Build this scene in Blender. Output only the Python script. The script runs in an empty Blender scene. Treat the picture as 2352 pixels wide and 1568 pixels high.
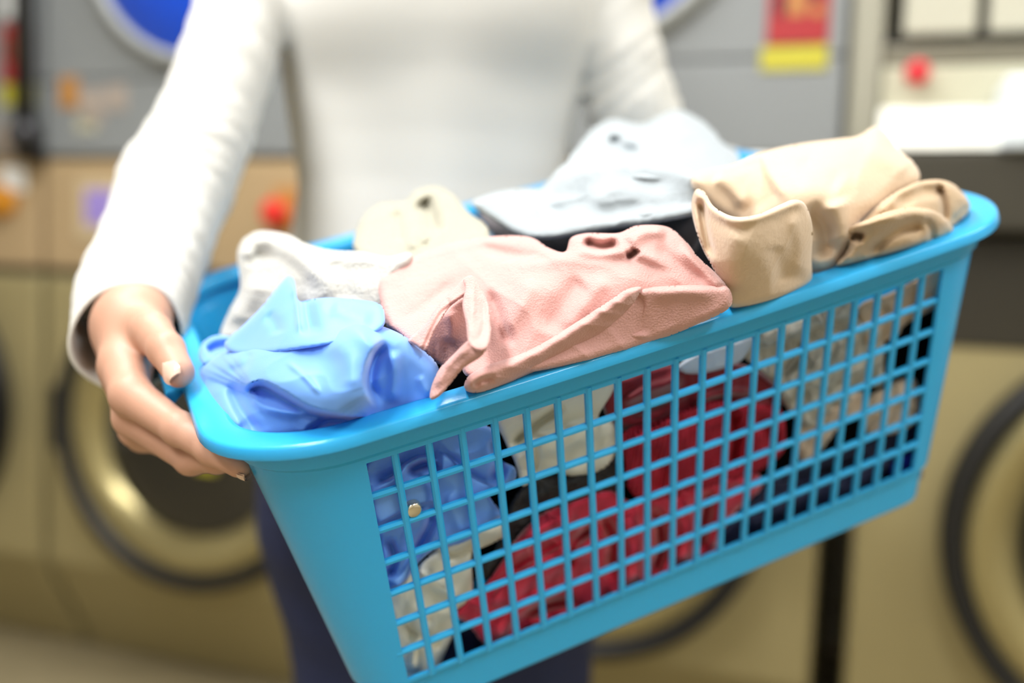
import bpy, bmesh, math, random
import numpy as np
from mathutils import Matrix, Vector
random.seed(4); RNG = np.random.default_rng(7)
D = bpy.data
SC = bpy.context.scene
COL = SC.collection

# ------------------------------------------------------------------ camera
F = 2287.06                       # focal length in pixels of the 2352 wide frame
CAM = np.array([0.0, 0.0, 1.0])
PITCH, ROLL = math.radians(5.0), math.radians(2.0)
_r = np.array([1.0, 0, 0]); _d = np.array([0, -math.sin(PITCH), -math.cos(PITCH)])
FWD = np.array([0, math.cos(PITCH), -math.sin(PITCH)])
RIGHT = math.cos(ROLL) * _r - math.sin(ROLL) * _d
DOWN = math.cos(ROLL) * _d + math.sin(ROLL) * _r
M3 = np.stack([RIGHT, DOWN, FWD], 1)
cam = D.cameras.new('camera'); cam.sensor_width = 36.0; cam.lens = 36.0 * F / 2352
cam.dof.use_dof = True; cam.dof.focus_distance = 0.548; cam.dof.aperture_fstop = 2.1; cam.dof.aperture_blades = 0
cam.clip_start = 0.02
camo = D.objects.new('camera', cam); COL.objects.link(camo)
camo.matrix_world = Matrix(((RIGHT[0], -DOWN[0], -FWD[0], CAM[0]), (RIGHT[1], -DOWN[1], -FWD[1], CAM[1]),
                            (RIGHT[2], -DOWN[2], -FWD[2], CAM[2]), (0, 0, 0, 1)))
SC.camera = camo
# ------------------------------------------------------------------ light and exposure
SC.view_settings.view_transform = 'Standard'; SC.view_settings.look = 'None'
SC.view_settings.gamma = 1.0; SC.view_settings.use_curve_mapping = False
SC.view_settings.exposure = 0.38
SC.cycles.use_denoising = True
SC.cycles.max_bounces = 8; SC.cycles.diffuse_bounces = 5; SC.cycles.caustics_reflective = False; SC.cycles.caustics_refractive = False
SC.cycles.sample_clamp_indirect = 6.0
wd = D.worlds.new('room_air'); SC.world = wd; wd.use_nodes = True
wd.node_tree.nodes['Background'].inputs[0].default_value = (0.9, 0.95, 1.0, 1)
wd.node_tree.nodes['Background'].inputs[1].default_value = 0.05
def area(name, loc, size, power, color, aim=None):
    l = D.lights.new(name, 'AREA'); l.shape = 'RECTANGLE'; l.size, l.size_y = size; l.energy = power; l.color = color
    o = D.objects.new(name, l); COL.objects.link(o); o.location = loc
    if aim is not None:
        o.rotation_euler = (Vector(aim) - Vector(loc)).to_track_quat('-Z', 'Y').to_euler()
    return o
# (x, y, power, colour): unseen ceiling fixtures; dryer-side pair added for rim highlights, rear pair for fill
CEIL = 2.62
LAMPS = [(-0.80, 0.62, 29, (1.0, 0.99, 0.97)), (-0.62, 1.72, 11, (0.98, 0.99, 1.0)), (0.42, 1.42, 3.5, (0.97, 0.99, 1.0)), (-0.9, -1.1, 33, (1.0, 1.0, 0.99)), (0.95, -0.9, 25, (1.0, 1.0, 0.99)), (1.75, 0.6, 13, (1.0, 0.97, 0.9))]
for _x, _y, _p, _c in LAMPS:
    area('lamp_light', (_x, _y, CEIL - 0.075), (0.28, 1.15), _p, _c)

# ------------------------------------------------------------------ helpers
def srgb(r, g, b):
    f = lambda c: c / 12.92 if c <= 0.04045 else ((c + 0.055) / 1.055) ** 2.4
    return (f(r / 255), f(g / 255), f(b / 255), 1)
def mat(name, rgb, rough=0.6, metal=0.0, spec=0.5, var=0.0, vscale=8.0, bump=0.0, bscale=60.0, sheen=0.0, sss=0.0, coat=0.0, weave=0.0, wscale=900.0, rgb2=None, transl=0.0, ribs=0.0, ribscale=300.0, ribaxis=0):
    m = D.materials.new(name); m.use_nodes = True
    nt = m.node_tree; b = nt.nodes['Principled BSDF']
    c = srgb(*rgb)
    b.inputs['Base Color'].default_value = c; b.inputs['Roughness'].default_value = rough
    b.inputs['Metallic'].default_value = metal; b.inputs['Specular IOR Level'].default_value = spec
    if sheen: b.inputs['Sheen Weight'].default_value = sheen; b.inputs['Sheen Roughness'].default_value = 0.4
    if sss: b.inputs['Subsurface Weight'].default_value = sss; b.inputs['Subsurface Radius'].default_value = (0.012, 0.006, 0.004); b.inputs['Subsurface Scale'].default_value = 0.6
    if coat: b.inputs['Coat Weight'].default_value = coat; b.inputs['Coat Roughness'].default_value = 0.1
    tc = nt.nodes.new('ShaderNodeTexCoord')
    if var or rgb2:
        n = nt.nodes.new('ShaderNodeTexNoise'); n.inputs['Scale'].default_value = vscale; n.inputs['Detail'].default_value = 5
        mx = nt.nodes.new('ShaderNodeMix'); mx.data_type = 'RGBA'
        c2 = srgb(*rgb2) if rgb2 else tuple(min(1, k * (1 - var)) for k in c[:3]) + (1,)
        mx.inputs[6].default_value = c; mx.inputs[7].default_value = c2
        nt.links.new(tc.outputs['Object'], n.inputs['Vector']); nt.links.new(n.outputs['Fac'], mx.inputs[0]); nt.links.new(mx.outputs[2], b.inputs['Base Color'])
    last = None
    def add_bump(sock, strength, dist):
        nonlocal last
        bp = nt.nodes.new('ShaderNodeBump'); bp.inputs['Strength'].default_value = strength; bp.inputs['Distance'].default_value = dist
        nt.links.new(sock, bp.inputs['Height'])
        if last: nt.links.new(last, bp.inputs['Normal'])
        last = bp.outputs['Normal']
    if bump:
        n = nt.nodes.new('ShaderNodeTexNoise'); n.inputs['Scale'].default_value = bscale; n.inputs['Detail'].default_value = 4
        nt.links.new(tc.outputs['Object'], n.inputs['Vector']); add_bump(n.outputs['Fac'], bump, 0.004)
    if weave:
        v = nt.nodes.new('ShaderNodeTexVoronoi'); v.inputs['Scale'].default_value = wscale
        nt.links.new(tc.outputs['Object'], v.inputs['Vector']); add_bump(v.outputs['Distance'], weave, 0.001)
    if ribs:
        w = nt.nodes.new('ShaderNodeTexWave'); w.bands_direction = 'XYZ'[ribaxis]; w.inputs['Scale'].default_value = ribscale; w.inputs['Distortion'].default_value = 1.0; w.inputs['Detail Scale'].default_value = 0.3
        nt.links.new(tc.outputs['Object'], w.inputs['Vector']); add_bump(w.outputs['Fac'], ribs, 0.002)
    if last: nt.links.new(last, b.inputs['Normal'])
    if transl:
        out = nt.nodes['Material Output']; t = nt.nodes.new('ShaderNodeBsdfTranslucent'); ms = nt.nodes.new('ShaderNodeMixShader')
        t.inputs[0].default_value = c; ms.inputs[0].default_value = transl
        nt.links.new(b.outputs[0], ms.inputs[1]); nt.links.new(t.outputs[0], ms.inputs[2]); nt.links.new(ms.outputs[0], out.inputs[0])
    return m
def tag(o, label=None, cat=None, group=None, kind=None):
    if label: o['label'] = label
    if cat: o['category'] = cat
    if group: o['group'] = group
    if kind: o['kind'] = kind
    return o
def mesh(name, V, Fc, m, parent=None, smooth=True, origin=None):
    V = np.asarray(V, float)
    if origin is not None: V = V - np.asarray(origin, float)
    me = D.meshes.new(name); me.from_pydata([tuple(v) for v in V], [], [tuple(int(i) for i in f) for f in Fc]); me.update()
    if smooth: me.polygons.foreach_set('use_smooth', [True] * len(me.polygons))
    me.materials.append(m)
    o = D.objects.new(name, me); COL.objects.link(o)
    if origin is not None: o.location = tuple(origin)
    if parent: o.parent = parent
    return o
def bm_obj(name, bm, m, parent=None, smooth=False, bevel=0.0, segs=2):
    bmesh.ops.recalc_face_normals(bm, faces=bm.faces)
    if bevel: bmesh.ops.bevel(bm, geom=[e for e in bm.edges if e.calc_face_angle(0) > 0.6], offset=bevel, segments=segs, affect='EDGES', profile=0.5)
    me = D.meshes.new(name); bm.to_mesh(me); bm.free(); me.materials.append(m)
    if smooth: me.polygons.foreach_set('use_smooth', [True] * len(me.polygons))
    o = D.objects.new(name, me); COL.objects.link(o)
    if parent: o.parent = parent
    return o
def box(name, x0, x1, y0, y1, z0, z1, m, parent=None, bevel=0.0, segs=2):
    bm = bmesh.new(); v = [bm.verts.new((x, y, z)) for x in (x0, x1) for y in (y0, y1) for z in (z0, z1)]
    for f in ((0, 1, 3, 2), (4, 6, 7, 5), (0, 4, 5, 1), (2, 3, 7, 6), (0, 2, 6, 4), (1, 5, 7, 3)): bm.faces.new([v[i] for i in f])
    return bm_obj(name, bm, m, parent, bevel=bevel, segs=segs)
def empty(name, loc, rotz=0.0):
    o = D.objects.new(name, None); COL.objects.link(o); o.location = loc; o.rotation_euler = (0, 0, rotz); o.empty_display_size = 0.05
    return o
def lathe(name, prof, c, m, parent=None, axis='y', n=64, smooth=True, closed=False):
    """turn (radius, height) points about an axis through c"""
    V, Fc = [], []; k = len(prof)
    for i in range(n):
        a = 2 * math.pi * i / n
        for r, h in prof:
            p = (r * math.cos(a), h, r * math.sin(a)) if axis == 'y' else (r * math.cos(a), r * math.sin(a), h)
            V.append((p[0] + c[0], p[1] + c[1], p[2] + c[2]))
    for i in range(n):
        for j in range(k if closed else k - 1):
            a, b = i * k + j, i * k + (j + 1) % k; e, f = ((i + 1) % n) * k + j, ((i + 1) % n) * k + (j + 1) % k
            Fc.append((a, b, f, e))
    return mesh(name, V, Fc, m, parent, smooth)
def spline(P, n=12, closed=False):
    P = np.asarray(P, float); N = len(P); out = []
    rng = range(N if closed else N - 1)
    for i in rng:
        p1, p2 = P[i], P[(i + 1) % N]
        p0 = P[i - 1] if (closed or i > 0) else 2 * p1 - p2
        p3 = P[(i + 2) % N] if (closed or i + 2 < N) else 2 * p2 - p1
        for k in range(n):
            t = k / n
            out.append(0.5 * (2 * p1 + (p2 - p0) * t + (2 * p0 - 5 * p1 + 4 * p2 - p3) * t * t + (3 * p1 - p0 - 3 * p2 + p3) * t ** 3))
    if not closed: out.append(P[-1])
    return np.array(out)
def tube(P, rad, n=10, cap=True):
    """verts and faces of a tube along points P with radius list rad"""
    P = np.asarray(P, float); K = len(P); rad = np.broadcast_to(np.asarray(rad, float), (K,))
    T = np.gradient(P, axis=0); T /= np.linalg.norm(T, axis=1)[:, None] + 1e-12
    u = np.cross(T[0], [0.3, 0.2, 0.93]); u /= np.linalg.norm(u); V = []
    for i in range(K):
        u = u - T[i] * (u @ T[i]); u /= np.linalg.norm(u); w = np.cross(T[i], u)
        for j in range(n):
            a = 2 * math.pi * j / n; V.append(P[i] + rad[i] * (math.cos(a) * u + math.sin(a) * w))
    Fc = [(i * n + j, i * n + (j + 1) % n, (i + 1) * n + (j + 1) % n, (i + 1) * n + j) for i in range(K - 1) for j in range(n)]
    if cap: Fc += [tuple(range(n))[::-1], tuple((K - 1) * n + j for j in range(n))]
    return V, Fc
# ---- where a sight line of the photograph meets a surface of the room
def rays(px, py):
    px, py = np.asarray(px, float), np.asarray(py, float)
    return np.stack([(px - 1176) / F, (py - 784) / F, np.ones_like(px)], -1) @ M3.T
def at(px, py, depth):
    return CAM + rays(px, py) * np.asarray(depth, float)[..., None]
def hit(px, py, p0, n):
    d = rays(px, py); return ((np.asarray(p0) - CAM) @ np.asarray(n)) / (d @ np.asarray(n))
# ---- signed distance modelling
def surface_nets(f, lo, hi, h):
    lo, hi = np.asarray(lo, float), np.asarray(hi, float); n = np.ceil((hi - lo) / h).astype(int) + 1
    X, Y, Z = np.meshgrid(*[lo[i] + h * np.arange(n[i]) for i in range(3)], indexing='ij')
    S = f(np.stack([X, Y, Z], -1).reshape(-1, 3)).reshape(n)
    ins = S < 0
    acc = np.zeros(tuple(n - 1) + (3,)); cnt = np.zeros(tuple(n - 1))
    offs = [(0, 0, 0), (1, 0, 0), (0, 1, 0), (1, 1, 0), (0, 0, 1), (1, 0, 1), (0, 1, 1), (1, 1, 1)]
    sl = lambda o: tuple(slice(o[i], n[i] - 1 + o[i]) for i in range(3))
    for a in range(8):
        for b in range(a + 1, 8):
            if bin(a ^ b).count('1') != 1: continue
            oa, ob = offs[a], offs[b]; sa, sb = S[sl(oa)], S[sl(ob)]
            m = (sa < 0) != (sb < 0); t = np.where(m, sa / np.where(m, sa - sb, 1), 0)
            for i in range(3): acc[..., i] += np.where(m, oa[i] + t * (ob[i] - oa[i]), 0)
            cnt += m
    act = cnt > 0; idx = -np.ones(act.shape, int); idx[act] = np.arange(act.sum())
    C = np.argwhere(act); V = lo + h * (C + acc[act] / cnt[act][:, None]); Q = []
    for ax in range(3):
        o = [0, 0, 0]; o[ax] = 1; e1, e2 = [i for i in range(3) if i != ax]
        A = ins[tuple(slice(0, n[i] - o[i]) for i in range(3))]; B = ins[tuple(slice(o[i], n[i]) for i in range(3))]
        for flip in (0, 1):
            g = np.argwhere((A & ~B) if not flip else (~A & B))
            g = g[(g[:, e1] > 0) & (g[:, e2] > 0) & (g[:, e1] < n[e1] - 1) & (g[:, e2] < n[e2] - 1)]
            def cell(d1, d2):
                q = g.copy(); q[:, e1] -= d1; q[:, e2] -= d2; return idx[q[:, 0], q[:, 1], q[:, 2]]
            q = np.stack([cell(1, 1), cell(0, 1), cell(0, 0), cell(1, 0)], 1)
            if flip ^ (ax == 1): q = q[:, ::-1]
            Q.append(q)
    return V, np.concatenate(Q)
def relax(V, Q, it=2, lam=0.5):
    E = np.concatenate([Q[:, [0, 1]], Q[:, [1, 2]], Q[:, [2, 3]], Q[:, [3, 0]]]); E = np.concatenate([E, E[:, ::-1]])
    c = np.bincount(E[:, 0], minlength=len(V))[:, None] + 1e-9
    for _ in range(it):
        s = np.stack([np.bincount(E[:, 0], V[E[:, 1], i], len(V)) for i in range(3)], 1) / c
        V = V + lam * (s - V)
    return V
def cone_sdf(P, a, b, ra, rb):
    a, b = np.asarray(a, float), np.asarray(b, float); ab = b - a
    t = np.clip(((P - a) @ ab) / max(ab @ ab, 1e-12), 0, 1)
    return np.linalg.norm(P - a - t[:, None] * ab, axis=1) - (ra + t * (rb - ra))
def smin(a, b, k):
    h = np.clip(0.5 + 0.5 * (b - a) / k, 0, 1); return b + (a - b) * h - k * h * (1 - h)
def ell_sdf(P, c, r, R=None):
    q = P - np.asarray(c, float)
    if R is not None: q = q @ np.asarray(R)
    r = np.asarray(r, float); k0 = np.linalg.norm(q / r, axis=1); k1 = np.linalg.norm(q / r ** 2, axis=1) + 1e-9
    return k0 * (k0 - 1) / k1
def noise2(x, y, seed=0):
    g = np.random.default_rng(seed).random((64, 64)); xi, yi = np.floor(x).astype(int), np.floor(y).astype(int); u, v = x - xi, y - yi
    u, v = u * u * (3 - 2 * u), v * v * (3 - 2 * v); G = lambda i, j: g[i % 64, j % 64]
    return (G(xi, yi) * (1 - u) + G(xi + 1, yi) * u) * (1 - v) + (G(xi, yi + 1) * (1 - u) + G(xi + 1, yi + 1) * u) * v
# ------------------------------------------------------------------ room (row frame: x along the machines, y into the wall)
AL = math.radians(19.5); UX = np.array([math.cos(AL), -math.sin(AL), 0]); WY = np.array([math.sin(AL), math.cos(AL), 0]); ROW = np.array([0, 2.11, 0])
FLOOR = -0.12
def rowpt(a, y=0.0, z=0.0): return ROW + UX * a + WY * y + np.array([0, 0, z])
def room_empty(name, a, y=0.0, z=FLOOR): return empty(name, tuple(rowpt(a, y, z)), -AL)
m_floor = mat('terrazzo_floor', (150, 138, 108), 0.5, var=0.3, vscale=30)
m_wall = mat('painted_wall', (205, 200, 186), 0.7, var=0.06, vscale=3)
m_ceil = mat('ceiling_paint', (225, 225, 220), 0.8)
def shell(name, x0, x1, y0, y1, z0, z1, m):
    o = box(name, x0, x1, y0, y1, z0, z1, m); o.location = tuple(ROW); o.rotation_euler = (0, 0, -AL); return tag(o, kind='structure')
shell('floor', -3.2, 3.2, -4.2, 1.0, FLOOR - 0.05, FLOOR, m_floor)
shell('ceiling', -3.2, 3.2, -4.2, 1.0, CEIL, CEIL + 0.05, m_ceil)
shell('wall_back', -3.2, 3.2, 1.0, 1.1, FLOOR, CEIL, m_wall)
shell('wall_front', -3.2, 3.2, -4.3, -4.2, FLOOR, CEIL, m_wall)
shell('wall_left', -3.3, -3.2, -4.2, 1.0, FLOOR, CEIL, m_wall)
shell('wall_right', 3.2, 3.3, -4.2, 1.0, FLOOR, CEIL, m_wall)
m_lamp = D.materials.new('lamp_diffuser'); m_lamp.use_nodes = True
_b = m_lamp.node_tree.nodes['Principled BSDF']; _b.inputs['Emission Color'].default_value = (1, 0.98, 0.94, 1); _b.inputs['Emission Strength'].default_value = 6
m_white_metal = mat('white_enamel', (235, 235, 232), 0.4)
LAMP_AT = ['above the basket', 'added along the left dryers to highlight the rim', 'added behind the woman, above the middle dryer, to highlight the rim', 'behind the camera on the left, unseen, for front fill', 'behind the camera on the right, unseen, for front fill', 'above the machine on the right']
for i, (x, y, p, c) in enumerate(LAMPS):
    t = empty('ceiling_lamp', (x, y, CEIL)); tag(t, 'long white ceiling lamp ' + LAMP_AT[i], 'ceiling lamp', 'ceiling lamps above the aisle')
    box('lamp_housing', -0.18, 0.18, -0.62, 0.62, -0.05, 0.0, m_white_metal, t, bevel=0.008)
    box('diffuser', -0.15, 0.15, -0.59, 0.59, -0.065, -0.049, m_lamp, t)
# ------------------------------------------------------------------ row of washing machines with dryers above
m_steel = mat('brushed_steel', (170, 158, 116), 0.42, metal=0.35, var=0.12, vscale=2.5, bump=0.05, bscale=120)  # warm olive base stands in for the room reflected in the steel
m_steel_dk = mat('dark_steel', (66, 63, 54), 0.4, metal=0.4, var=0.2, vscale=4)
m_tan = mat('tan_control_band', (176, 152, 116), 0.5, var=0.12, vscale=3)
m_grey = mat('grey_dryer_enamel', (132, 136, 138), 0.45, var=0.05, vscale=3)
m_black = mat('black_rubber', (16, 16, 17), 0.5)
m_bowl = mat('polished_bowl', (176, 164, 118), 0.25, metal=0.7, var=0.2, vscale=5)
m_glass = mat('dark_door_glass', (24, 24, 23), 0.08, spec=0.7, coat=0.6)
m_blue = mat('blue_dryer_door', (0, 70, 200), 0.35, coat=0.3)
m_ring = mat('pale_grey_ring', (160, 164, 164), 0.4)
m_red = mat('red_print', (160, 14, 24), 0.5); m_yellow = mat('yellow_print_or_glint', (184, 176, 40), 0.5)
m_orange = mat('orange_print', (176, 124, 60), 0.5); m_violet = mat('violet_print', (150, 132, 206), 0.5)
m_paper = mat('white_paper', (226, 230, 232), 0.6); m_pinkp = mat('faded_print', (160, 148, 138), 0.6); m_cream = mat('cream_panel', (186, 184, 162), 0.4)
m_gap = mat('gap_dark', (34, 32, 24), 0.7)
def plate(name, a, z, w, h, m, parent, t=0.004, y=0.0, bevel=0.001):
    """small plate on the front face, a and z measured from the machine's base point"""
    return box(name, a - w / 2, a + w / 2, y - t, y + 0.001, z - h / 2, z + h / 2, m, parent, bevel=bevel, segs=1)
Z0 = -FLOOR
def washer_door(t, a, z, r, hinge=True):
    lathe('door_ring', [(r - 0.045, -0.005), (r - 0.04, -0.055), (r - 0.02, -0.07), (r - 0.004, -0.06), (r, -0.005)], (a, 0, z), m_black, t)
    lathe('door_bowl', [(r - 0.045, -0.05), (r - 0.07, -0.062), (r - 0.10, -0.045), (r - 0.14, -0.02), (r - 0.15, 0.0)], (a, 0, z), m_bowl, t)
    lathe('door_glass', [(r - 0.135, -0.03), (r - 0.18, -0.052), (r - 0.25, -0.062), (0.001, -0.066)], (a, 0, z), m_glass, t)
    h = box('door_handle', a + r - 0.05, a + r + 0.02, -0.10, -0.06, z - 0.07, z + 0.07, m_black, t, bevel=0.01)
    if hinge: box('hinge', a - r - 0.015, a - r + 0.03, -0.06, 0, z - 0.08, z + 0.08, m_steel_dk, t, bevel=0.006)
def washer(a, w, label, doorx=0.0, band=m_tan, extra=None):
    t = room_empty('washing_machine', a); tag(t, label, 'washing machine')
    hw = w / 2 - 0.012; tk = 0.17
    # body with a toe recess that slopes back to the floor
    bm = bmesh.new(); prof = [(0.16, 0.0), (0.0, 0.29), (0.0, 0.9 + Z0), (0.03, 0.913 + Z0), (0.85, 0.913 + Z0), (0.85, 0.0)]
    L = [bm.verts.new((-hw, y, z)) for y, z in prof]; R = [bm.verts.new((hw, y, z)) for y, z in prof]
    bm.faces.new(L); bm.faces.new(R[::-1])
    for i in range(len(prof)): j = (i + 1) % len(prof); bm.faces.new((L[i], R[i], R[j], L[j]))
    bm_obj('body', bm, m_steel, t, bevel=0.012)
    box('control_panel', -hw, hw, 0.0, 0.8, 0.925 + Z0, 1.195 + Z0, band, t, bevel=0.008)
    box('shadow_gap', -hw + 0.01, hw - 0.01, 0.012, 0.8, 0.905 + Z0, 0.935 + Z0, m_gap, t)
    washer_door(t, doorx, 0.555 + Z0, 0.388)
    return t
def dryer(a, w, label, discx=0.0):
    t = room_empty('tumble_dryer', a, z=1.207); tag(t, label, 'dryer')
    hw = w / 2 - 0.012
    box('lower_panel', -hw, hw, 0.0, 0.8, 0.0, 0.182, m_grey, t, bevel=0.006)
    box('upper_panel', -hw, hw, 0.002, 0.8, 0.185, 1.13, m_grey, t, bevel=0.006)
    lathe('door_ring', [(0.298, -0.004), (0.302, -0.03), (0.315, -0.036), (0.331, -0.022), (0.336, 0.0)], (discx, 0, 0.530), m_ring, t)
    lathe('door', [(0.300, -0.02), (0.285, -0.03), (0.18, -0.05), (0.001, -0.062)], (discx, 0, 0.530), m_blue, t)
    box('door_handle', discx + 0.23, discx + 0.27, -0.07, -0.03, 0.45, 0.62, m_ring, t, bevel=0.008)
    return t
C0, C1, C2, C3 = -1.758, -0.793, 0.173, 1.205
w0 = washer(C0, 0.965, 'steel washing machine at the far left edge, mostly out of view')
w1 = washer(C1, 0.965, 'steel washing machine with a round black-rimmed door behind the hand on the basket')
w2 = washer(C2, 0.965, 'steel washing machine hidden behind the woman and the basket')
d0 = dryer(C0, 0.965, 'grey dryer left of the dark gap, red and yellow stickers on it')
d1 = dryer(C1, 0.965, 'grey dryer with blue round door behind the raised white sleeve')
d2 = dryer(C2, 0.955, 'grey dryer with a red picture sticker and yellow label on its corner', discx=-0.035)
# stickers on the dryers and washers (base point of a dryer is z 1.207, of a washer the floor)
def red_sign(t, a, z, w, h):
    s = plate('picture_sticker', a, z, w, h, m_red, t)
    for nm, da, dz, ww, hh, m in (('black_mark', -0.30, 0.05, 0.12, 0.42, m_black), ('black_mark', 0.24, 0.16, 0.16, 0.30, m_black), ('orange_mark', -0.03, 0.08, 0.26, 0.5, m_orange), ('orange_mark', 0.3, -0.12, 0.2, 0.12, m_orange)):
        plate(nm, a + da * w, z + dz * h, ww * w, hh * h, m, s, t=0.0055)
    return s
red_sign(d2, 0.550 - C2, 1.492 - 1.207, 0.112, 0.155)
plate('yellow_label_or_glint', 0.546 - C2, 1.388 - 1.207, 0.122, 0.044, m_yellow, d2)
red_sign(d0, -1.345 - C0, 1.462 - 1.207, 0.1, 0.145)
plate('paper_notice', -1.345 - C0, 1.60 - 1.207, 0.09, 0.10, m_paper, d0)
plate('yellow_label_or_glint', -1.345 - C0, 1.358 - 1.207, 0.11, 0.052, m_yellow, d0)
lathe('round_badge', [(0.045, 0.0), (0.044, -0.006), (0.001, -0.007)], (-1.385 - C0, 0, 1.245 - 1.207), m_pinkp, d0)
plate('orange_label', -1.185 - C1, 1.36 - 1.207, 0.055, 0.075, m_orange, d1)
plate('faded_label', -1.115 - C1, 1.325 - 1.207, 0.07, 0.085, m_pinkp, d1)
plate('faded_label', -1.04 - C1, 1.345 - 1.207, 0.06, 0.06, m_pinkp, d1)
plate('paper_label', -1.13 - C1, 1.285 - 1.207, 0.06, 0.04, m_cream, d1)
plate('yellow_label_or_glint', -0.722 - C1, 0.487 + Z0, 0.05, 0.035, m_yellow, w1, t=0.07, y=0.0)  # yellow plate stands in for a bokeh glint on the door glass
s = plate('display_panel', -1.085 - C1, 1.075 + Z0, 0.15, 0.15, mat('dull_label', (190, 172, 140), 0.5), w1)
plate('violet_label', -1.085 - C1, 1.08 + Z0, 0.095, 0.085, m_violet, s, t=0.006)
p = plate('yellow_plate', -0.555 - C1, 1.082 + Z0, 0.075, 0.1, m_orange, w1)
lathe('stop_button', [(0.022, 0.0), (0.022, -0.02), (0.03, -0.026), (0.03, -0.04), (0.024, -0.046), (0.001, -0.047)], (-0.572 - C1, 0, 1.075 + Z0), mat('red_button', (214, 40, 30), 0.3), w1)
lathe('round_button', [(0.04, 0.0), (0.04, -0.025), (0.032, -0.032), (0.001, -0.033)], (-1.395 - C0, 0, 1.09 + Z0), mat('amber_button', (196, 130, 20), 0.4), w0)
plate('paper_label', -1.365 - C0, 1.145 + Z0, 0.08, 0.06, m_paper, w0)
# tall steel trim post between the second and third machine
tr = room_empty('steel_post', 0.676, y=0.0, z=1.205); tag(tr, 'narrow steel post between the middle dryer and the right machine', 'post')
box('post_face', -0.029, 0.029, 0.01, 0.7, 0, 1.13, mat('post_steel', (150, 148, 134), 0.4, metal=0.3), tr, bevel=0.006)
# black pipe put in for the dark of the gap on the left
pt = room_empty('dark_gap_pipe', -1.277, y=-0.05, z=1.19); tag(pt, 'upright black pipe with a collar standing in for the dark gap between the two left dryers', 'pipe')
V, Fc = tube([(0, 0, 0.0), (0, 0, 0.5), (0, 0, 1.2)], 0.023, 16); mesh('pipe_shaft', V, Fc, m_black, pt)
lathe('collar', [(0.024, 0.0), (0.036, 0.01), (0.042, 0.03), (0.036, 0.055), (0.024, 0.065)], (0, 0, 0.03), mat('pipe_collar', (30, 30, 34), 0.35), pt, axis='z', n=24)
box('bracket', -0.009, 0.009, -0.01, 0.06, 0.0, 0.03, m_black, pt, bevel=0.004)
# the different machine on the right: sloped bright console over a recess with its shade painted in
w3 = room_empty('washing_machine', C3); tag(w3, 'tall washing machine with a sloped cream console and red knob at the right edge', 'washing machine')
hw = 0.498
bm = bmesh.new(); prof = [(0.16, 0.0), (0.0, 0.29), (0.0, 1.06 + Z0), (0.85, 1.06 + Z0), (0.85, 0.0)]
L = [bm.verts.new((-hw, y, z)) for y, z in prof]; R = [bm.verts.new((hw, y, z)) for y, z in prof]
bm.faces.new(L); bm.faces.new(R[::-1])
for i in range(len(prof)): j = (i + 1) % len(prof); bm.faces.new((L[i], R[i], R[j], L[j]))
bm_obj('body', bm, m_steel, w3, bevel=0.012)
washer_door(w3, 1.245 - C3, 0.525 + Z0, 0.388, False)
box('overhang_shade_panel', -hw + 0.02, hw - 0.02, -0.006, 0.1, 0.86 + Z0, 1.058 + Z0, mat('overhang_shade', (44, 40, 30), 0.35), w3, bevel=0.004)  # dark sheet paints the shade under the console overhang
box('console_front', -hw, hw, -0.10, 0.8, 1.065 + Z0, 1.207 + Z0, m_steel_dk, w3, bevel=0.01)
bm = bmesh.new(); prof = [(-0.10, 1.209 + Z0), (-0.09, 1.216 + Z0), (-0.01, 1.29 + Z0), (0.3, 1.29 + Z0), (0.3, 1.209 + Z0)]
L = [bm.verts.new((-hw, y, z)) for y, z in prof]; R = [bm.verts.new((hw, y, z)) for y, z in prof]
bm.faces.new(L); bm.faces.new(R[::-1])
for i in range(len(prof)): j = (i + 1) % len(prof); bm.faces.new((L[i], R[i], R[j], L[j]))
bm_obj('console_slope', bm, mat('white_gloss', (244, 244, 234), 0.3), w3)
box('console_back', -hw, hw, 0.0, 0.6, 1.292 + Z0, 1.368 + Z0, m_cream, w3, bevel=0.006)
box('steel_band', -hw, hw, 0.01, 0.6, 1.37 + Z0, 1.408 + Z0, mat('band_steel', (112, 108, 94), 0.35, metal=0.4), w3, bevel=0.004)
box('shadow_gap', -hw, hw, 0.03, 0.6, 1.405 + Z0, 1.43 + Z0, m_gap, w3)
for k, (x0, x1) in enumerate(((-hw + 0.03, -0.345), (-0.325, -0.02), (0.0, hw))):
    box('upper_panel', x0, x1, 0.01, 0.6, 1.425 + Z0, 2.2 + Z0, mat('beige_panel', (186, 184, 168), 0.45), w3, bevel=0.006)
lathe('red_knob', [(0.015, 0.0), (0.015, -0.015), (0.021, -0.02), (0.021, -0.032), (0.017, -0.036), (0.001, -0.037)], (0.765 - C3, 0.0, 1.352 + Z0), mat('red_knob', (206, 24, 40), 0.3), w3)
sd = box('soap_drawer', 0.90 - C3, 1.12 - C3, -0.13, 0.02, 1.205 + Z0, 1.325 + Z0, mat('pale_blue_white', (222, 232, 240), 0.4), w3, bevel=0.008)
box('drawer_grip', 0.95 - C3, 1.07 - C3, -0.137, -0.128, 1.225 + Z0, 1.24 + Z0, m_ring, sd, bevel=0.002)
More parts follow.
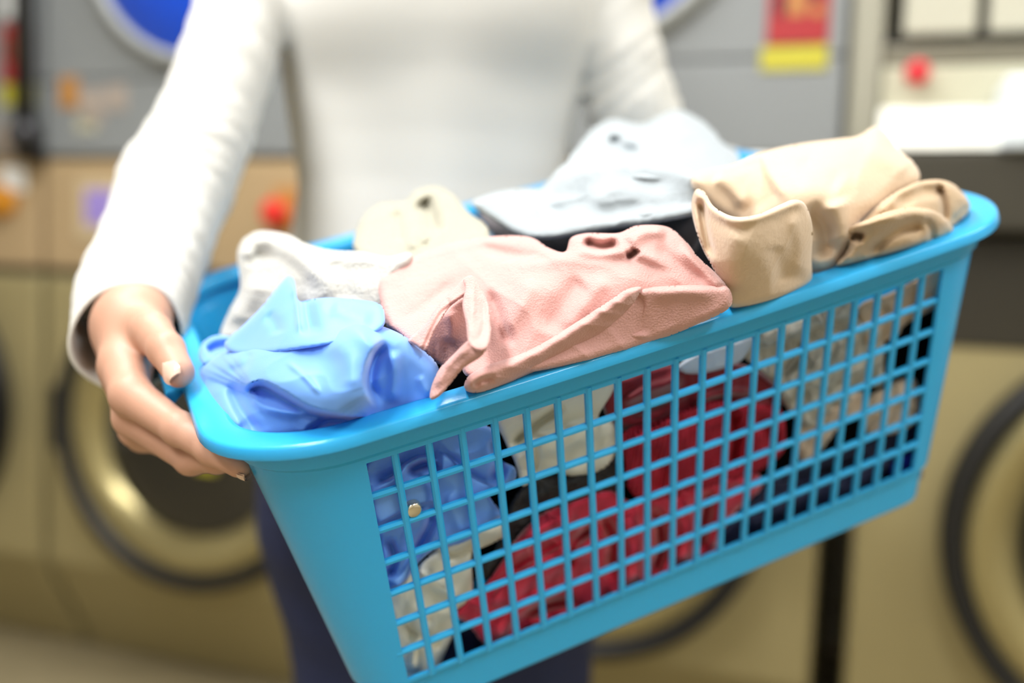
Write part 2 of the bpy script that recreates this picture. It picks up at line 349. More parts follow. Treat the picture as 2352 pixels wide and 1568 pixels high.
# ------------------------------------------------------------------ blue laundry basket (solved pose; local x along the front, y away from the viewer, z up, 0 on the rim plane)
S = 0.78
RB = np.array([[0.905977, -0.391976, -0.159853], [-0.282108, -0.277539, -0.918357], [0.315619, 0.877106, -0.362024]])
def _rod(r):
    r = np.asarray(r, float); t = np.linalg.norm(r); k = r / t; K = np.array([[0, -k[2], k[1]], [k[2], 0, -k[0]], [-k[1], k[0], 0]])
    return np.eye(3) + math.sin(t) * K + (1 - math.cos(t)) * K @ K
RB = _rod([1.878216273745744, -0.4973787080125574, 0.11493729019005497])
TB = np.array([0.032503919371873545, -0.08770820486790047, 0.9700397531047104])
RW = M3 @ RB                                   # basket axes in the room
OB = CAM + M3 @ (TB * S)                       # centre of the rim plane
def b2w(P): return OB + (np.asarray(P, float) * S) @ RW.T
BX, BY, BZ = RW[:, 0], RW[:, 1], RW[:, 2]
bA, bB, bRc, bH, bZT, bZB = 0.3574, 0.2619, 0.0925, 0.2982, 0.03357, 0.24884
bYT, bYB, bAT, bAB, bBOW, bLIP = 0.2424, 0.20509, 0.2625, 0.26496, 0.00874, 0.0082
def dz(px, py, z=0.0): return hit(px, py, OB + BZ * z, BZ)          # depth where the sight line crosses the plane z metres over the rim
NF = np.cross(b2w((1, -bYB, -bZB)) - b2w((0, -bYB, -bZB)), b2w((0, -bYT, -bZT)) - b2w((0, -bYB, -bZB))); NF /= np.linalg.norm(NF)
if NF @ BY < 0: NF = -NF
PF0 = b2w((0, -(bYT + bYB) / 2 - 0.004, -(bZT + bZB) / 2))
def df(px, py, d=0.01): return hit(px, py, PF0 + NF * d, NF)        # depth d metres behind the front lattice
# ------------------------------------------------------------------ the woman
m_skin = mat('skin', (192, 147, 125), 0.5, spec=0.4, sss=0.12, var=0.10, vscale=40, bump=0.05, bscale=700)
m_sweater = mat('white_knit', (208, 207, 203), 0.85, spec=0.2, sheen=0.15, weave=0.12, wscale=700)
m_jeans = mat('dark_denim', (24, 34, 72), 0.8, var=0.35, vscale=60, weave=0.15, wscale=900)
m_nail = mat('glossy_nail', (218, 184, 166), 0.12, spec=0.6, coat=0.4)
m_hair = mat('brown_hair', (74, 48, 32), 0.5, bump=0.3, bscale=150)
m_shoe = mat('white_shoe', (220, 220, 216), 0.5)
person = empty('person', (-0.085, 1.12, FLOOR)); tag(person, 'woman in a white long-sleeved sweater and dark jeans holding the laundry basket', 'person')
PO = np.array([-0.085, 1.12, FLOOR])
def ppart(name, V, Q, m, parent=None, base=PO): return mesh(name, V - base, Q, m, parent or person)
def pl(pts): return [(at(x, y, d), r) for x, y, d, r in pts]
def chain_sdf(P, ch, k=0.004):
    d = None
    for (a, ra), (b, rb) in zip(ch[:-1], ch[1:]):
        e = cone_sdf(P, a, b, ra, rb); d = e if d is None else smin(d, e, k)
    return d
RSH, REL = at(590, -150, 1.06), at(405, 420, 0.895)
arm_r = pl([(590, -150, 1.06, .056), (560, 0, 1.01, .045), (520, 150, .97, .0445), (468, 300, .93, .0445), (402, 430, .885, .0475), (358, 560, .82, .0435), (325, 640, .765, .0420), (302, 712, .725, .0395), (296, 765, .70, .0375)])
arm_l = pl([(1410, -160, 1.09, .056), (1405, 0, 1.08, .042), (1432, 130, 1.08, .041), (1456, 250, 1.09, .047), (1490, 340, 1.10, .047), (1600, 420, 1.07, .042), (1740, 470, 1.02, .034)])
# right hand: wrist, metacarpals and five fingers gripping the end of the basket from below, thumb on top
HR = dict(
    wrist=[(352, 590, .80, .029), (318, 690, .73, .027), (302, 745, .685, .026)],
    m1=[(302, 748, .682, .018), (284, 838, .645, .0150), (300, 908, .612, .0125)],
    m2=[(292, 755, .69, .017), (288, 840, .66, .015), (306, 958, .628, .012)],
    m3=[(286, 760, .70, .016), (290, 850, .68, .014), (316, 985, .648, .0115)],
    m4=[(286, 765, .71, .015), (298, 860, .695, .013), (328, 1000, .668, .0105)],
    index=[(302, 908, .612, .0125), (412, 985, .588, .0098), (486, 1032, .575, .0086), (550, 1070, .567, .007)],
    middle=[(306, 960, .628, .012), (440, 1052, .602, .0098), (500, 1052, .588, .0086), (548, 1046, .577, .007)],
    ring=[(316, 985, .648, .0115), (440, 1040, .628, .0094), (500, 1025, .61, .0082), (540, 1010, .60, .0068)],
    little=[(328, 1000, .668, .0105), (430, 1025, .65, .0082), (480, 1008, .635, .0072), (512, 995, .627, .006)],
    thumb=[(316, 746, .68, .018), (350, 765, .642, .0128), (382, 804, .615, .0110), (411, 855, .600, .0094)])
def hand_field(H):
    def f(P):
        w = chain_sdf(P, H['wrist'], .01)
        palm = None
        for k in ('m1', 'm2', 'm3', 'm4'):
            e = chain_sdf(P, H[k], .006); palm = e if palm is None else smin(palm, e, .008)
        d = smin(w, palm, .014)
        th = chain_sdf(P, H['thumb'], .004); d = smin(d, th, .006)
        fg = None
        for k in ('index', 'middle', 'ring', 'little'):
            e = chain_sdf(P, H[k], .003)
            for q in (1, 2): e = smin(e, np.linalg.norm(P - H[k][q][0], axis=1) - H[k][q][1] * 1.04, .003)
            fg = e if fg is None else np.minimum(fg, e) + 0.0
        return smin(d, fg, .005)
    return f
H1 = {k: pl(v) for k, v in HR.items()}
def mirror_pt(p):
    l = (p - OB) @ RW; l[0] = -l[0] + 0.004; l[1] -= 0.0; l[2] -= 0.040; return OB + RW @ l
H2 = {k: [(mirror_pt(p), r) for p, r in v] for k, v in H1.items()}
H2['wrist'] = [(arm_l[-2][0], .03), (arm_l[-1][0] * 0.4 + H2['wrist'][-1][0] * 0.6, .027), H2['wrist'][-1]]
arm_l = arm_l[:-1] + [(arm_l[-1][0] * 0.4 + H2['wrist'][-1][0] * 0.6, .033)]
def grow(f, pts, h, pad, it=2):
    P = np.array(pts); V, Q = surface_nets(f, P.min(0) - pad, P.max(0) + pad, h); return relax(V, Q, it), Q
BV, BQ, off = [], [], 0
def add(VQ):
    global off
    BV.append(VQ[0]); BQ.append(VQ[1] + off); off += len(VQ[0])
add(grow(hand_field(H1), [p for v in H1.values() for p, r in v], 0.0016, 0.034))
add(grow(hand_field(H2), [p for v in H2.values() for p, r in v], 0.0034, 0.034, 1))
# neck and head (above the frame)
HC = np.array([-0.085, 1.10, 1.585])
def head_field(P):
    d = ell_sdf(P, HC + (0, 0.015, 0.03), (.074, .093, .10)); d = smin(d, ell_sdf(P, HC + (0, -.028, -.055), (.054, .062, .066)), .03)
    d = smin(d, cone_sdf(P, HC + (0, -.086, .012), HC + (0, -.104, -.022), .009, .014), .012)
    for s in (-1, 1):
        d = -smin(-d, ell_sdf(P, HC + (s * .031, -.098, .018), (.017, .02, .012)), .01)
        d = smin(d, ell_sdf(P, HC + (s * .075, .012, -.004), (.010, .02, .032)), .006)
    d = smin(d, ell_sdf(P, HC + (0, -.088, -.053), (.024, .012, .006)), .006); d = smin(d, ell_sdf(P, HC + (0, -.084, -.066), (.02, .012, .006)), .005)
    d = smin(d, cone_sdf(P, HC + (0, .02, -.06), HC + (0, .015, -.22), .052, .058), .03)
    return smin(d, cone_sdf(P, HC + (-.15, .01, -.27), HC + (.15, .01, -.27), .05, .05), .05)
V, Q = surface_nets(head_field, HC - (.22, .17, .33), HC + (.22, .17, .17), .005); add((relax(V, Q, 1), Q))
AV = np.concatenate(BV); AF = [tuple(q) for q in np.concatenate(BQ)]
def link(a, ring):   # grow the limb onto the nearest patch of skin
    near = np.argsort(((AV[:len_skin] - AV[ring].mean(0)) ** 2).sum(1))[0]
    return [(ring[i], ring[(i + 1) % len(ring)], int(near)) for i in range(len(ring))]
len_skin = len(AV); n0 = len_skin
core = [p for p, r in arm_r[:-1]][::-1] + [at(900, -130, 1.10), at(1110, -130, 1.10)] + [p for p, r in arm_l[:-1]]
for path, rr, ends in ((core, [.026] * 2 + [.03] * (len(core) - 4) + [.026] * 2, (1, 1)), ([at(1000, -130, 1.10), at(1000, -190, 1.10), HC + (0, .01, -.24)], [.06, .06, .05], (0, 1))):
    TV, TF = tube(path, rr, 12, cap=False); b0_ = len(AV); AV = np.concatenate([AV, np.array(TV)]); AF += [tuple(i + b0_ for i in f) for f in TF]
    first, last = [b0_ + j for j in range(12)], [b0_ + len(TV) - 12 + j for j in range(12)]
    if ends[0]: AF += link(AV, first)
    else:
        mid = n0 + (len(core) // 2) * 12; AF += [(first[j], first[(j + 1) % 12], mid + j) for j in range(12)]
    if ends[1]: AF += link(AV, last)
body = ppart('body', AV, AF, m_skin)
for s in (-1, 1):
    V, Fc = [], []
    e = lathe('eye', [(0.001, -.012), (.006, -.0104), (.010, -.006), (.012, 0), (.010, .006), (.001, .012)], tuple(HC + (s * .031, -.079, .018) - PO), mat('eye_white', (235, 232, 226), 0.1), body, n=16)
    lathe('iris', [(.0055, -.0112), (.001, -.0128)], tuple(HC + (s * .031, -.079, .018) - PO), mat('iris', (70, 50, 36), 0.1), body, n=16)
def hair_field(P):
    d = ell_sdf(P, HC + (0, .03, .045), (.086, .102, .105)); d = smin(d, cone_sdf(P, HC + (0, .075, .02), HC + (0, .085, -.2), .075, .05), .05)
    return np.maximum(d, -ell_sdf(P, HC + (0, -.09, -.015), (.062, .09, .085)))
V, Q = surface_nets(hair_field, HC - (.13, .13, .29), HC + (.13, .2, .18), .006); ppart('hair', relax(V, Q, 1), Q, m_hair)
# thumb nail, set into the upper side of the tip
def nail(center, along, normal, L, Wd):
    along = along / np.linalg.norm(along); normal = normal - along * (normal @ along); normal /= np.linalg.norm(normal); sidev = np.cross(along, normal)
    V, Fc = [], []; nu, nv = 9, 9
    for lay in (0, 1):
        for i in range(nu):
            u = -1 + 2 * i / (nu - 1)
            for j in range(nv):
                v = -1 + 2 * j / (nv - 1); w = Wd * (1 - 0.10 * u * u) * math.sqrt(max(0, 1 - ((0.97 * abs(u)) ** 2.6 if u < 0 else (0.78 * u) ** 4)))
                p = center + along * L * u * (1 - 0.12 * v * v) + sidev * w * v + normal * (-0.0030 * v * v - 0.0006 * u * u - 0.0009 * lay)
                V.append(p)
    for i in range(nu - 1):
        for j in range(nv - 1):
            a = i * nv + j; Fc.append((a, a + 1, a + nv + 1, a + nv)); b = nu * nv + a; Fc.append((b, b + nv, b + nv + 1, b + 1))
    return np.array(V), Fc
tip, ip = H1['thumb'][3][0], H1['thumb'][2][0]
to_cam = CAM - tip; to_cam /= np.linalg.norm(to_cam)
nrm = 0.90 * to_cam - 0.42 * RIGHT + 0.10 * DOWN; nrm -= (tip - ip) * (nrm @ (tip - ip)) / ((tip - ip) @ (tip - ip)); nrm /= np.linalg.norm(nrm)
V, Fc = nail(tip + nrm * 0.0103 + (tip - ip) * 0.10, tip - ip, nrm, .0082, .0068)
ppart('thumbnail', V, Fc, m_nail, body)
ti, di = H1['index'][3][0], H1['index'][2][0]
ni = -BX * 0.3 - BZ * .8 + to_cam * 0.3
V, Fc = nail(ti + ni / np.linalg.norm(ni) * 0.0068, ti - di, ni, .0055, .005); ppart('fingernail', V, Fc, m_nail, body)
# sweater: torso and both sleeves as one knit surface
def P1(x, y, d=1.10): return at(x, y, d)
prof = [(-330, 760, 1230, .075), (-260, 690, 1300, .085), (-180, 655, 1345, .098), (-80, 655, 1350, .108), (20, 655, 1350, .115), (110, 657, 1345, .112), (200, 660, 1328, .104), (330, 674, 1306, .098), (430, 686, 1300, .098), (530, 674, 1312, .102), (640, 655, 1335, .108), (760, 640, 1350, .110)]
zs, cx, aw, bd = [], [], [], []
for y, l, r, b in prof:
    a_, b_ = at(l, y, 1.10), at(r, y, 1.10); zs.append((a_[2] + b_[2]) / 2); cx.append((a_[0] + b_[0]) / 2); aw.append((b_[0] - a_[0]) / 2); bd.append(b)
zs, cx, aw, bd = [np.array(q)[::-1] for q in (zs, cx, aw, bd)]
CY = 1.10
BUST = [at(850, 5, .99), at(1165, -10, .99)]
def sweater_field(P):
    z = np.clip(P[:, 2], zs[0], zs[-1]); c, a, b = np.interp(z, zs, cx), np.interp(z, zs, aw), np.interp(z, zs, bd)
    q = np.sqrt(((P[:, 0] - c) / a) ** 2 + ((P[:, 1] - CY) / b) ** 2); d = (q - 1) * np.minimum(a, b)
    d = np.maximum(d, np.maximum(zs[0] - P[:, 2], P[:, 2] - zs[-1]))
    for bc in BUST: d = smin(d, ell_sdf(P, bc + (0, .035, 0), (.068, .062, .062)), .045)
    # soft vertical pulls in the knit below the bust
    d = d + 0.0022 * np.sin(P[:, 0] * 62 + P[:, 2] * 9) * np.clip((1.17 - P[:, 2]) / .1, 0, 1)
    for arm, first in ((arm_r, True), (arm_l, False)):
        e = chain_sdf(P, arm, .006)
        el = arm[4 if first else 3][0]; ax = arm[6 if first else 5][0] - arm[2][0]; ax = ax / np.linalg.norm(ax); s = (P - el) @ ax
        g = np.exp(-((s + .02) / .06) ** 2); x_ = (P - el) @ RIGHT
        e = e - 0.0042 * g * np.maximum(0, np.sin((s + 0.25 * x_ + 0.9 * x_ * x_ * 6) * 330)) ** 2 - .0008 * np.sin(s * 190 + x_ * 60)
        d = smin(d, e, .02)
    # the knit stops where the separate cuffs begin
    for arm in (arm_r, arm_l):
        a_, b_ = arm[-2][0], arm[-1][0]; ax = (b_ - a_) / np.linalg.norm(b_ - a_); c_ = a_ + (arm[-3][0] - a_) * .25
        d = np.where(np.linalg.norm(P - b_, axis=1) < .11, np.maximum(d, (P - c_) @ ax), d)
    return d
pts = [p for p, r in arm_r + arm_l] + [at(650, 760, 1.1), at(1350, 760, 1.1), at(1000, -330, 1.1)]
P_ = np.array(pts); V, Q = surface_nets(sweater_field, P_.min(0) - (.07, .12, .07), P_.max(0) + (.07, .12, .03), .0048)
sweater = ppart('sweater', relax(V, Q, 2), Q, m_sweater)
def cuff_tube(arm, rr, skew, length):
    C_ = spline([arm[-3][0], arm[-2][0], arm[-1][0]], 8); K = len(C_); n = 44
    ax = C_[-1] - C_[-3]; ax /= np.linalg.norm(ax); sk = ax + skew; sk /= np.linalg.norm(sk); V, Fc = [], []
    u = np.cross(ax, [0.2, 0.3, 0.9]); u /= np.linalg.norm(u); w = np.cross(ax, u)
    order = [(i, 0.0) for i in range(4, K)] + [(i, -.0026) for i in range(K - 1, 6, -1)]
    for i, dr in order:
        t = i / (K - 1); r = np.interp(t, [0, .5, 1], rr) + dr + .0009 * math.sin(t * 34)
        for j in range(n):
            a = 2 * math.pi * j / n; p = C_[i] + (math.cos(a) * u + math.sin(a) * w) * (r + .0008 * math.sin(3 * a + t * 6))
            k = max(0.0, (t - .45) / .55) ** 1.5
            s_ = (length + .0012 * math.sin(4 * a) - (p - C_[-1]) @ sk) / (ax @ sk)
            V.append(p + ax * (s_ - (length - (C_[i] - C_[-1]) @ sk) / (ax @ sk) + length * k) * k if False else p + ax * k * (s_ * (1 if i == K - 1 else .0) + (0 if i == K - 1 else ((p - C_[i]) @ -sk) / (ax @ sk) + length * k)))
    for i in range(len(order) - 1):
        for j in range(n): Fc.append((i * n + j, i * n + (j + 1) % n, (i + 1) * n + (j + 1) % n, (i + 1) * n + j))
    return mesh('cuff', np.array(V) - PO, Fc, m_sweater, sweater)
cuff_tube(arm_r, (.0435, .0405, .0375), RIGHT * .15 + DOWN * -.30, .006)
cuff_tube(arm_l, (.041, .037, .034), RIGHT * 0.0, .006)
# jeans and shoes
legs = []
for xs, kx in ((795, 905), (1205, 1170)):
    hip = at(xs, 860, 1.12); kn = at(xs * .5 + kx * .5, 1568, 1.12); legs.append([(hip, .108), (at(xs * .8 + kx * .2, 1200, 1.12), .104), (kn, .078), (np.array([kn[0] + 0.0, kn[1] + .02, .36]), .06), (np.array([kn[0], kn[1] + .05, FLOOR + .10]), .045)])
def jeans_field(P):
    d = ell_sdf(P, at(1000, 830, 1.12), (.172, .115, .12))
    for l in legs: d = smin(d, chain_sdf(P, l, .02), .02 if l is legs[0] else .012)
    d = d - .0012 * np.sin(P[:, 2] * 90 + P[:, 0] * 40) * (np.sin(P[:, 2] * 23) > 0)
    d = np.maximum(d, P[:, 2] - at(1000, 700, 1.12)[2]); return np.maximum(d, FLOOR + .06 - P[:, 2])
P_ = np.array([p for l in legs for p, r in l]); V, Q = surface_nets(jeans_field, P_.min(0) - (.12, .14, .06), P_.max(0) + (.12, .14, .16), .008); ppart('jeans', relax(V, Q, 1), Q, m_jeans)
for l in legs:
    an = l[-1][0]
    def shoe_field(P):
        d = smin(ell_sdf(P, an + (0, -.075, -.065), (.046, .115, .042)), ell_sdf(P, an + (0, .0, -.045), (.04, .06, .055)), .03); return np.maximum(d, FLOOR + .001 - P[:, 2])
    V, Q = surface_nets(shoe_field, an - (.07, .21, .12), an + (.07, .09, .06), .006); ppart('shoe', relax(V, Q, 1), Q, m_shoe)
m_plastic = mat('turquoise_plastic', (50, 178, 240), 0.24, spec=0.5, sss=0.0, bump=0.03, bscale=500, transl=0.15)
basket = D.objects.new('laundry_basket', None); COL.objects.link(basket); basket.empty_display_size = 0.05
basket.matrix_world = Matrix([[*RW[i], (OB - BZ * bH * S)[i]] for i in range(3)] + [[0, 0, 0, 1]])
tag(basket, 'turquoise plastic laundry basket with lattice sides full of clothes, carried by the woman', 'basket')
ZO = np.array([0, 0, bH * S])
def bpart(name, V, Fc, smooth=True, parent=None, bev=0.0):
    o = mesh(name, np.asarray(V, float) * S + ZO, Fc, m_plastic, parent or basket, smooth); return o
def ring_pts(a, b, r, z, bow, xs_front, narc=9, nside=6):
    """closed loop, front straight at the given x values, then right end, back, left end"""
    out = []
    W = lambda x: bow * max(0.0, 1 - (x / (a - r / 3)) ** 2)
    for x in xs_front: out.append((x, -b - W(x), z))
    def arc(cx, cy, a0):
        for i in range(1, narc):
            t = math.radians(a0 + 90 * i / narc); q = (cx + r * math.cos(t), cy + r * math.sin(t)); out.append((q[0], q[1] + (math.copysign(W(q[0]), q[1])), z))
    arc(a - r, -b + r, -90)
    for i in range(nside + 1): out.append((a, -b + r + (2 * b - 2 * r) * i / nside, z))
    arc(a - r, b - r, 0)
    for x in xs_front[::-1]: out.append((x, b + W(x), z))
    arc(-a + r, b - r, 90)
    for i in range(nside + 1): out.append((-a, b - r - (2 * b - 2 * r) * i / nside, z))
    arc(-a + r, -b + r, 180)
    return out
def lerp(a, b, t): return a + (b - a) * t
def wall_dims(z):
    k = -z / bH
    a = lerp(0.336, 0.293, k); r = lerp(0.068, 0.032, k)
    sl = (bYT - bYB) / (bZB - bZT); b = bYT + sl * bZT - sl * (-z)
    bow = lerp(bBOW, 0.0003, min(1, max(0, (-z - bZT) / (bZB - bZT))))
    return a, b, r, bow
NX = 14
def xs_at(z, off=0):
    a, b, r, bow = wall_dims(z); k = min(1, max(0, (-z - bZT) / (bZB - bZT))); go = lerp(bAT, bAB, k) * 0.985
    go = min(go, a - r - 0.002)
    return [-(a - r)] + list(np.linspace(-go, go, NX)) + [a - r]
def wall_ring(z, off):
    a, b, r, bow = wall_dims(z); return ring_pts(a + off, b + off, r + off, z, bow, xs_at(z))
rows = [(-0.004, 0.004), (-0.026, 0.0035), (-0.030, 0.0)] + [(-bZT, 0.0)] + [(-lerp(bZT, bZB, t), 0.0) for t in (0.2, 0.4, 0.6, 0.8)] + [(-bZB, 0.0), (-bZB - 0.004, 0.0), (-bZB - 0.008, -0.004), (-bH + 0.006, -0.004), (-bH, -0.009)]
TH = 0.0034
V, Fc = [], []; n = None
for side in (0, 1):
    for z, off in rows:
        R_ = wall_ring(z, off - TH * side); n = len(R_); V += R_
NR = len(rows); i_top, i_bot = 3, 8
back0 = (NX + 2) + 8 + 7 + 8
def open_cell(i, j):
    if not (i_top <= i < i_bot): return False
    return (1 <= j < NX) or (back0 + 1 <= j < back0 + NX)
for i in range(NR - 1):
    for j in range(n):
        k = (j + 1) % n; A, B_, C_, D_ = i * n + j, i * n + k, (i + 1) * n + k, (i + 1) * n + j; o = NR * n
        if open_cell(i, j): continue
        Fc.append((A, D_, C_, B_)); Fc.append((o + A, o + B_, o + C_, o + D_))
        for (ii, jj, e) in ((i - 1, j, (A, B_)), (i + 1, j, (C_, D_)), (i, (j - 1) % n, (D_, A)), (i, k, (B_, C_))):
            if 0 <= ii < NR - 1 and open_cell(ii, jj): Fc.append((e[0], e[1], o + e[1], o + e[0]))
top0, topi = 0, NR * n
for j in range(n): Fc.append((j, (j + 1) % n, topi + (j + 1) % n, topi + j))
b0 = (NR - 1) * n; Fc.append(tuple(b0 + j for j in range(n))); Fc.append(tuple(NR * n + b0 + j for j in range(n))[::-1])
wall = bpart('basket_wall', V, Fc, smooth=False)
mod = wall.modifiers.new('soft', 'EDGE_SPLIT'); mod.split_angle = math.radians(35)
wall.data.polygons.foreach_set('use_smooth', [True] * len(wall.data.polygons))
# rim: a flange swept around the top, rolled down at its outer edge
prof = [(-0.026, -0.012), (-0.0255, -0.003), (-0.0235, -0.0006), (-0.020, 0.0), (-0.003, 0.0), (-0.001, -0.0005), (0.0, -0.0018), (0.0014, -bLIP), (0.001, -bLIP - 0.001), (-0.0006, -bLIP - 0.001), (-0.0015, -bLIP), (-0.0025, -0.0045), (-0.004, -0.0035), (-0.019, -0.0035), (-0.0215, -0.012)]
xr = list(np.linspace(-(bA - bRc), bA - bRc, 22)); V = []; m_ = len(prof)
for o_, h in prof: V.append(ring_pts(bA + o_, bB + o_, bRc + o_, h, bBOW, xr, narc=14))
n = len(V[0]); V = [p for r_ in V for p in r_]
Fc = [(i * n + j, i * n + (j + 1) % n, ((i + 1) % m_) * n + (j + 1) % n, ((i + 1) % m_) * n + j) for i in range(m_) for j in range(n)]
rim = bpart('rim', V, Fc); md = rim.modifiers.new('soft', 'EDGE_SPLIT'); md.split_angle = math.radians(50)
# end handles: a grip strip that juts out from the rim
for sgn in (-1, 1):
    bm = bmesh.new(); pr = [(-0.004, -0.0008), (0.013, -0.0008), (0.0148, -0.0025), (0.0155, -0.016), (0.0135, -0.0165), (0.013, -0.005), (-0.004, -0.0045)]
    yy = np.linspace(-0.078, 0.105, 8); prev = None
    for y in yy:
        cur = [bm.verts.new(tuple(np.array((sgn * (bA + o_), y, h)) * S + ZO)) for o_, h in pr]
        if prev:
            for i in range(len(pr)): j = (i + 1) % len(pr); bm.faces.new((prev[i], prev[j], cur[j], cur[i]))
        else: bm.faces.new(cur)
        prev = cur
    bm.faces.new(prev[::-1])
    for f_ in (0,):
        pass
    bm_obj('handle', bm, m_plastic, basket, bevel=0.0008, segs=1)
# lattice: every bar its own piece
def gridpt(u, v, out=0.0, side=-1):
    x = u * lerp(bAT, bAB, v); z = -lerp(bZT, bZB, v); y = lerp(bYT, bYB, v) + lerp(bBOW, 0.0003, v) * (1 - u * u) + out
    return (x, side * y, z)
for side in (-1, 1):
    for i in range(1, 21):
        u = -1 + 2 * i / 21; V, Fc = [], []; K = 7
        for k in range(K + 1):
            v = -0.02 + 1.04 * k / K; c = np.array(gridpt(u, v, 0.0, side)); hwid = 0.00265
            for dx, dy in ((-hwid, -0.0028), (-hwid, 0.0002), (-hwid * 0.45, 0.0016), (hwid * 0.45, 0.0016), (hwid, 0.0002), (hwid, -0.0028)): V.append(c + (dx, side * dy, 0))
        for k in range(K):
            for j in range(6): a_, b_ = k * 6 + j, k * 6 + (j + 1) % 6; Fc.append((a_, b_, b_ + 6, a_ + 6))
        Fc += [tuple(range(6)), tuple(range(K * 6, K * 6 + 6))]; bpart('vertical_bar', V, Fc, smooth=False)
    for j in range(1, 7):
        v = j / 7; V, Fc = [], []; K = 21
        for k in range(K + 1):
            u = -1 + 2 * k / K; c = np.array(gridpt(u, v, 0.0, side)); hh = 0.0024
            for dy, dz_ in ((-0.0034, -hh), (-0.0002, -hh), (0.0006, 0.0), (-0.0002, hh), (-0.0034, hh)): V.append(c + (0, side * dy, dz_))
        for k in range(K):
            for q in range(5): a_, b_ = k * 5 + q, k * 5 + (q + 1) % 5; Fc.append((a_, b_, b_ + 5, a_ + 5))
        Fc += [tuple(range(5)), tuple(range(K * 5, K * 5 + 5))]; bpart('horizontal_bar', V, Fc, smooth=False)
# ------------------------------------------------------------------ cloth: a closed, folded sheet with thickness, laid at its own distance
def tps(A, v, q):
    """smooth surface through the anchor values"""
    A, v, q = np.asarray(A, float) / 100, np.asarray(v, float), np.asarray(q, float) / 100; n = len(A)
    U = lambda r2: np.where(r2 > 1e-12, r2 * np.log(np.maximum(r2, 1e-12)), 0)
    Pm = np.c_[np.ones(n), A]
    if n <= 3:
        m0 = A.mean(0); Ac = A - m0; c = np.linalg.solve(Ac.T @ Ac + 0.03 * np.eye(2), Ac.T @ (v - v.mean())); return v.mean() + (q - m0) @ c
    K = U(((A[:, None] - A[None]) ** 2).sum(-1)) + 1e-3 * np.eye(n)
    L = np.zeros((n + 3, n + 3)); L[:n, :n] = K; L[:n, n:] = Pm; L[n:, :n] = Pm.T
    c = np.linalg.solve(L, np.r_[v, 0, 0, 0])
    return U(((q[:, None] - A[None]) ** 2).sum(-1)) @ c[:n] + np.c_[np.ones(len(q)), q] @ c[n:]
def poly_near(q, L, closed=False):
    """distance, signed side and parameter of the nearest point of a polyline"""
    a = L; b = np.roll(L, -1, 0)
    if not closed: a, b = L[:-1], L[1:]
    best = np.full(len(q), 1e18); side = np.zeros(len(q)); par = np.zeros(len(q)); near = np.zeros((len(q), 2))
    for i in range(len(a)):
        ab = b[i] - a[i]; l2 = ab @ ab + 1e-9; t = np.clip(((q - a[i]) @ ab) / l2, 0, 1); c = a[i] + t[:, None] * ab; d2 = ((q - c) ** 2).sum(1)
        m = d2 < best; best[m] = d2[m]; side[m] = (ab[0] * (q[m, 1] - a[i][1]) - ab[1] * (q[m, 0] - a[i][0])); par[m] = (i + t[m]) / len(a); near[m] = c[m]
    return np.sqrt(best), np.sign(side), par, near
def inside(q, L):
    x, y = q[:, 0], q[:, 1]; r = np.zeros(len(q), bool); j = len(L) - 1
    for i in range(len(L)):
        yi, yj = L[i, 1], L[j, 1]
        if yi != yj: r ^= ((yi > y) != (yj > y)) & (x < (L[j, 0] - L[i, 0]) * (y - yi) / (yj - yi) + L[i, 0])
        j = i
    return r
